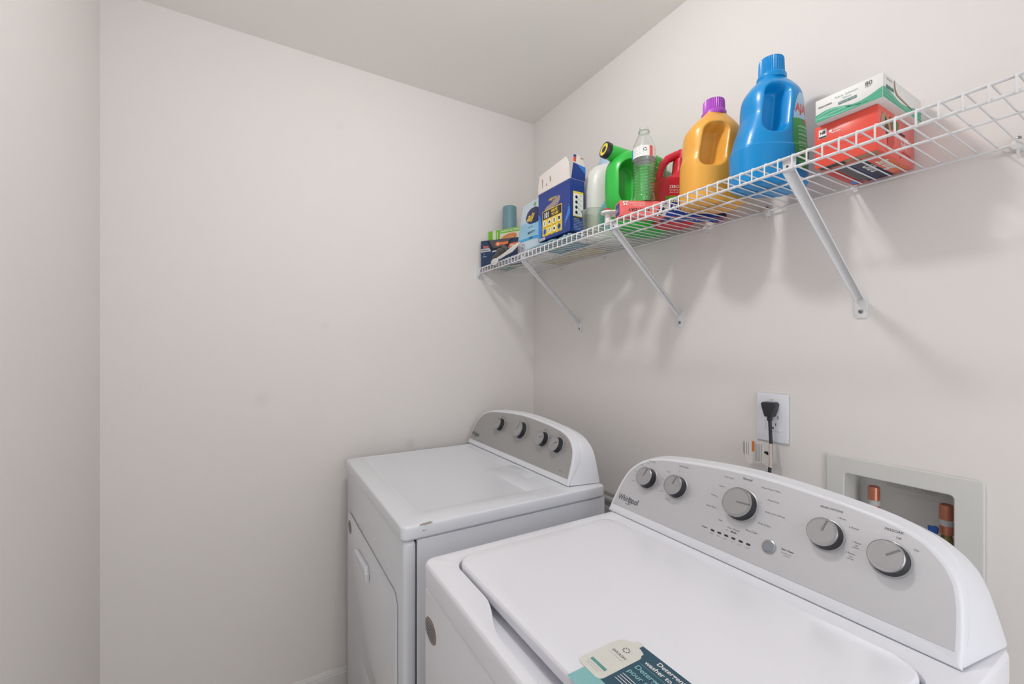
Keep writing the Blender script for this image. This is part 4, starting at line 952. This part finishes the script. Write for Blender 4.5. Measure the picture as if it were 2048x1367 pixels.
b.use(BRN).rect(.004, WR - .004, .002, .020, .0002); b.use(DARK).rect(.006, .05, .004, .018, .0003); b.use(SLT).rect(.030, .058, .03, D_ - .006, .0002); b.use(GRY).rect(.022, .044, .03, D_ - .02, .00025); b.use(mat('blue_dot', (60, 130, 200), .4)).disc(.012, D_ - .022, .008, .014, z=.0004); b.use(RBD).rect(.002, .020, .05, D_ - .002, .0002)
b.use(F_NAVY).rect(.050, .074, .035, D_ - .004, .0003); b.use(OR).rect(.078, WR - .004, .06, D_ - .02, .0002); b.use(PWHITE)
b.text('Ultra', .018, .056, .064, rot=PI / 2, bold=.03, z=.0005, shear=.2, fy=-1); b.text('Strong', .018, .080, .060, rot=PI / 2, bold=.03, z=.0005, shear=.2, fy=-1); b.text('TALL KITCHEN', .006, .038, .05, rot=PI / 2, z=.0005, fy=-1)
o = b.build('trash_bag_carton', None, ((rx0 + rx1) / 2, (ry0 + ry1) / 2, DZK)); tag(o, 'glossy red carton under the white and green box', 'box')
WG = mat('sheet_green', (62, 168, 132), .4); WG2 = mat('sheet_light_green', (128, 206, 178), .4); WBXm = mat('sheet_box_white', (232, 232, 230), .45)
sx0, sx1, sy0, sy1, sz0, sh = 1.340, 1.450, -.200, -.020, DZK + rh + .0005, .0455
b = one(WBXm); b.box(sx0, sx1, sy0, sy1, sz0, sz0 + sh, .001, 2); b.frame((sx0, sy0, sz0), (1, 0, 0), (0, 0, 1)); w_ = sx1 - sx0
def wave(b, W_, m, lo, hi, z):
    n = 30; up = [(W_ * i / n, hi(i / n)) for i in range(n + 1)]; dn = [(W_ * i / n, lo(i / n)) for i in range(n + 1)][::-1]; b.use(m)
    vs = [(x, y, z) for x, y in up + dn[::-1]]; fs = [[i, i + 1, n + 2 + i, n + 1 + i] for i in range(n)]; b.add(vs, fs)
hi = lambda t_: .014 + .005 * math.sin(t_ * 6.5 + .2) + .011 * max(0, t_ - .6)
wave(b, w_ - .001, WG, lambda t_: .001, hi, .0004)
for q_ in (.25, .5, .72): wave(b, w_ - .001, WG2, lambda t_, q_=q_: hi(t_) * q_ + .002 * math.sin(t_ * 9 + q_ * 7), lambda t_, q_=q_: hi(t_) * q_ + .0012 + .002 * math.sin(t_ * 9 + q_ * 7) + .0008 * math.sin(t_ * 5), .0007)
b.use(PRINT).text('80', .008, .083, .033, z=.0007); b.text('SHEETS', .002, .083, .030, z=.0007); b.use(mat('sheet_text', (150, 190, 176), .5)).text('Fabric Softener', .0044, .034, .0335, z=.0007); b.text('Sheets', .0040, .047, .0275, z=.0007)
b.use(mat('sheet_badge', (44, 110, 112), .4)).rect(.040, .070, .0195, .0245, .0005); b.use(PWHITE).text('Mountain Fresh', .0030, .0415, .0208, z=.0008); b.use(PRINT).text('TRUE LIVING', .0030, .005, .0275, z=.0007, bold=.04)
b.frame((sx1, sy0, sz0), (0, 1, 0), (0, 0, 1)); w_ = sy1 - sy0
hi2 = lambda t_: .016 + .005 * math.sin(t_ * 7 + 1.4); wave(b, w_ - .001, WG, lambda t_: .001, hi2, .0004)
for q_ in (.3, .6): wave(b, w_ - .001, WG2, lambda t_, q_=q_: hi2(t_) * q_, lambda t_, q_=q_: hi2(t_) * q_ + .0014, .0007)
b.use(mat('sheet_badge', (44, 110, 112), .4)).rect(.012, .045, .021, .027, .0006); b.use(PRINT).text('TRUE LIVING', .0032, .012, .037, z=.0007)
b.use(BRN).poly([(.046, .044), (.049, .044), (.052, .030), (.062, .022), (.10, .018), (.14, .014), (.14, .012), (.098, .015), (.058, .019), (.048, .028)], .0010)
o = b.build('dryer_sheet_box', None, ((sx0 + sx1) / 2, (sy0 + sy1) / 2, sz0)); tag(o, 'white and green dryer sheet box resting on the red carton', 'box')
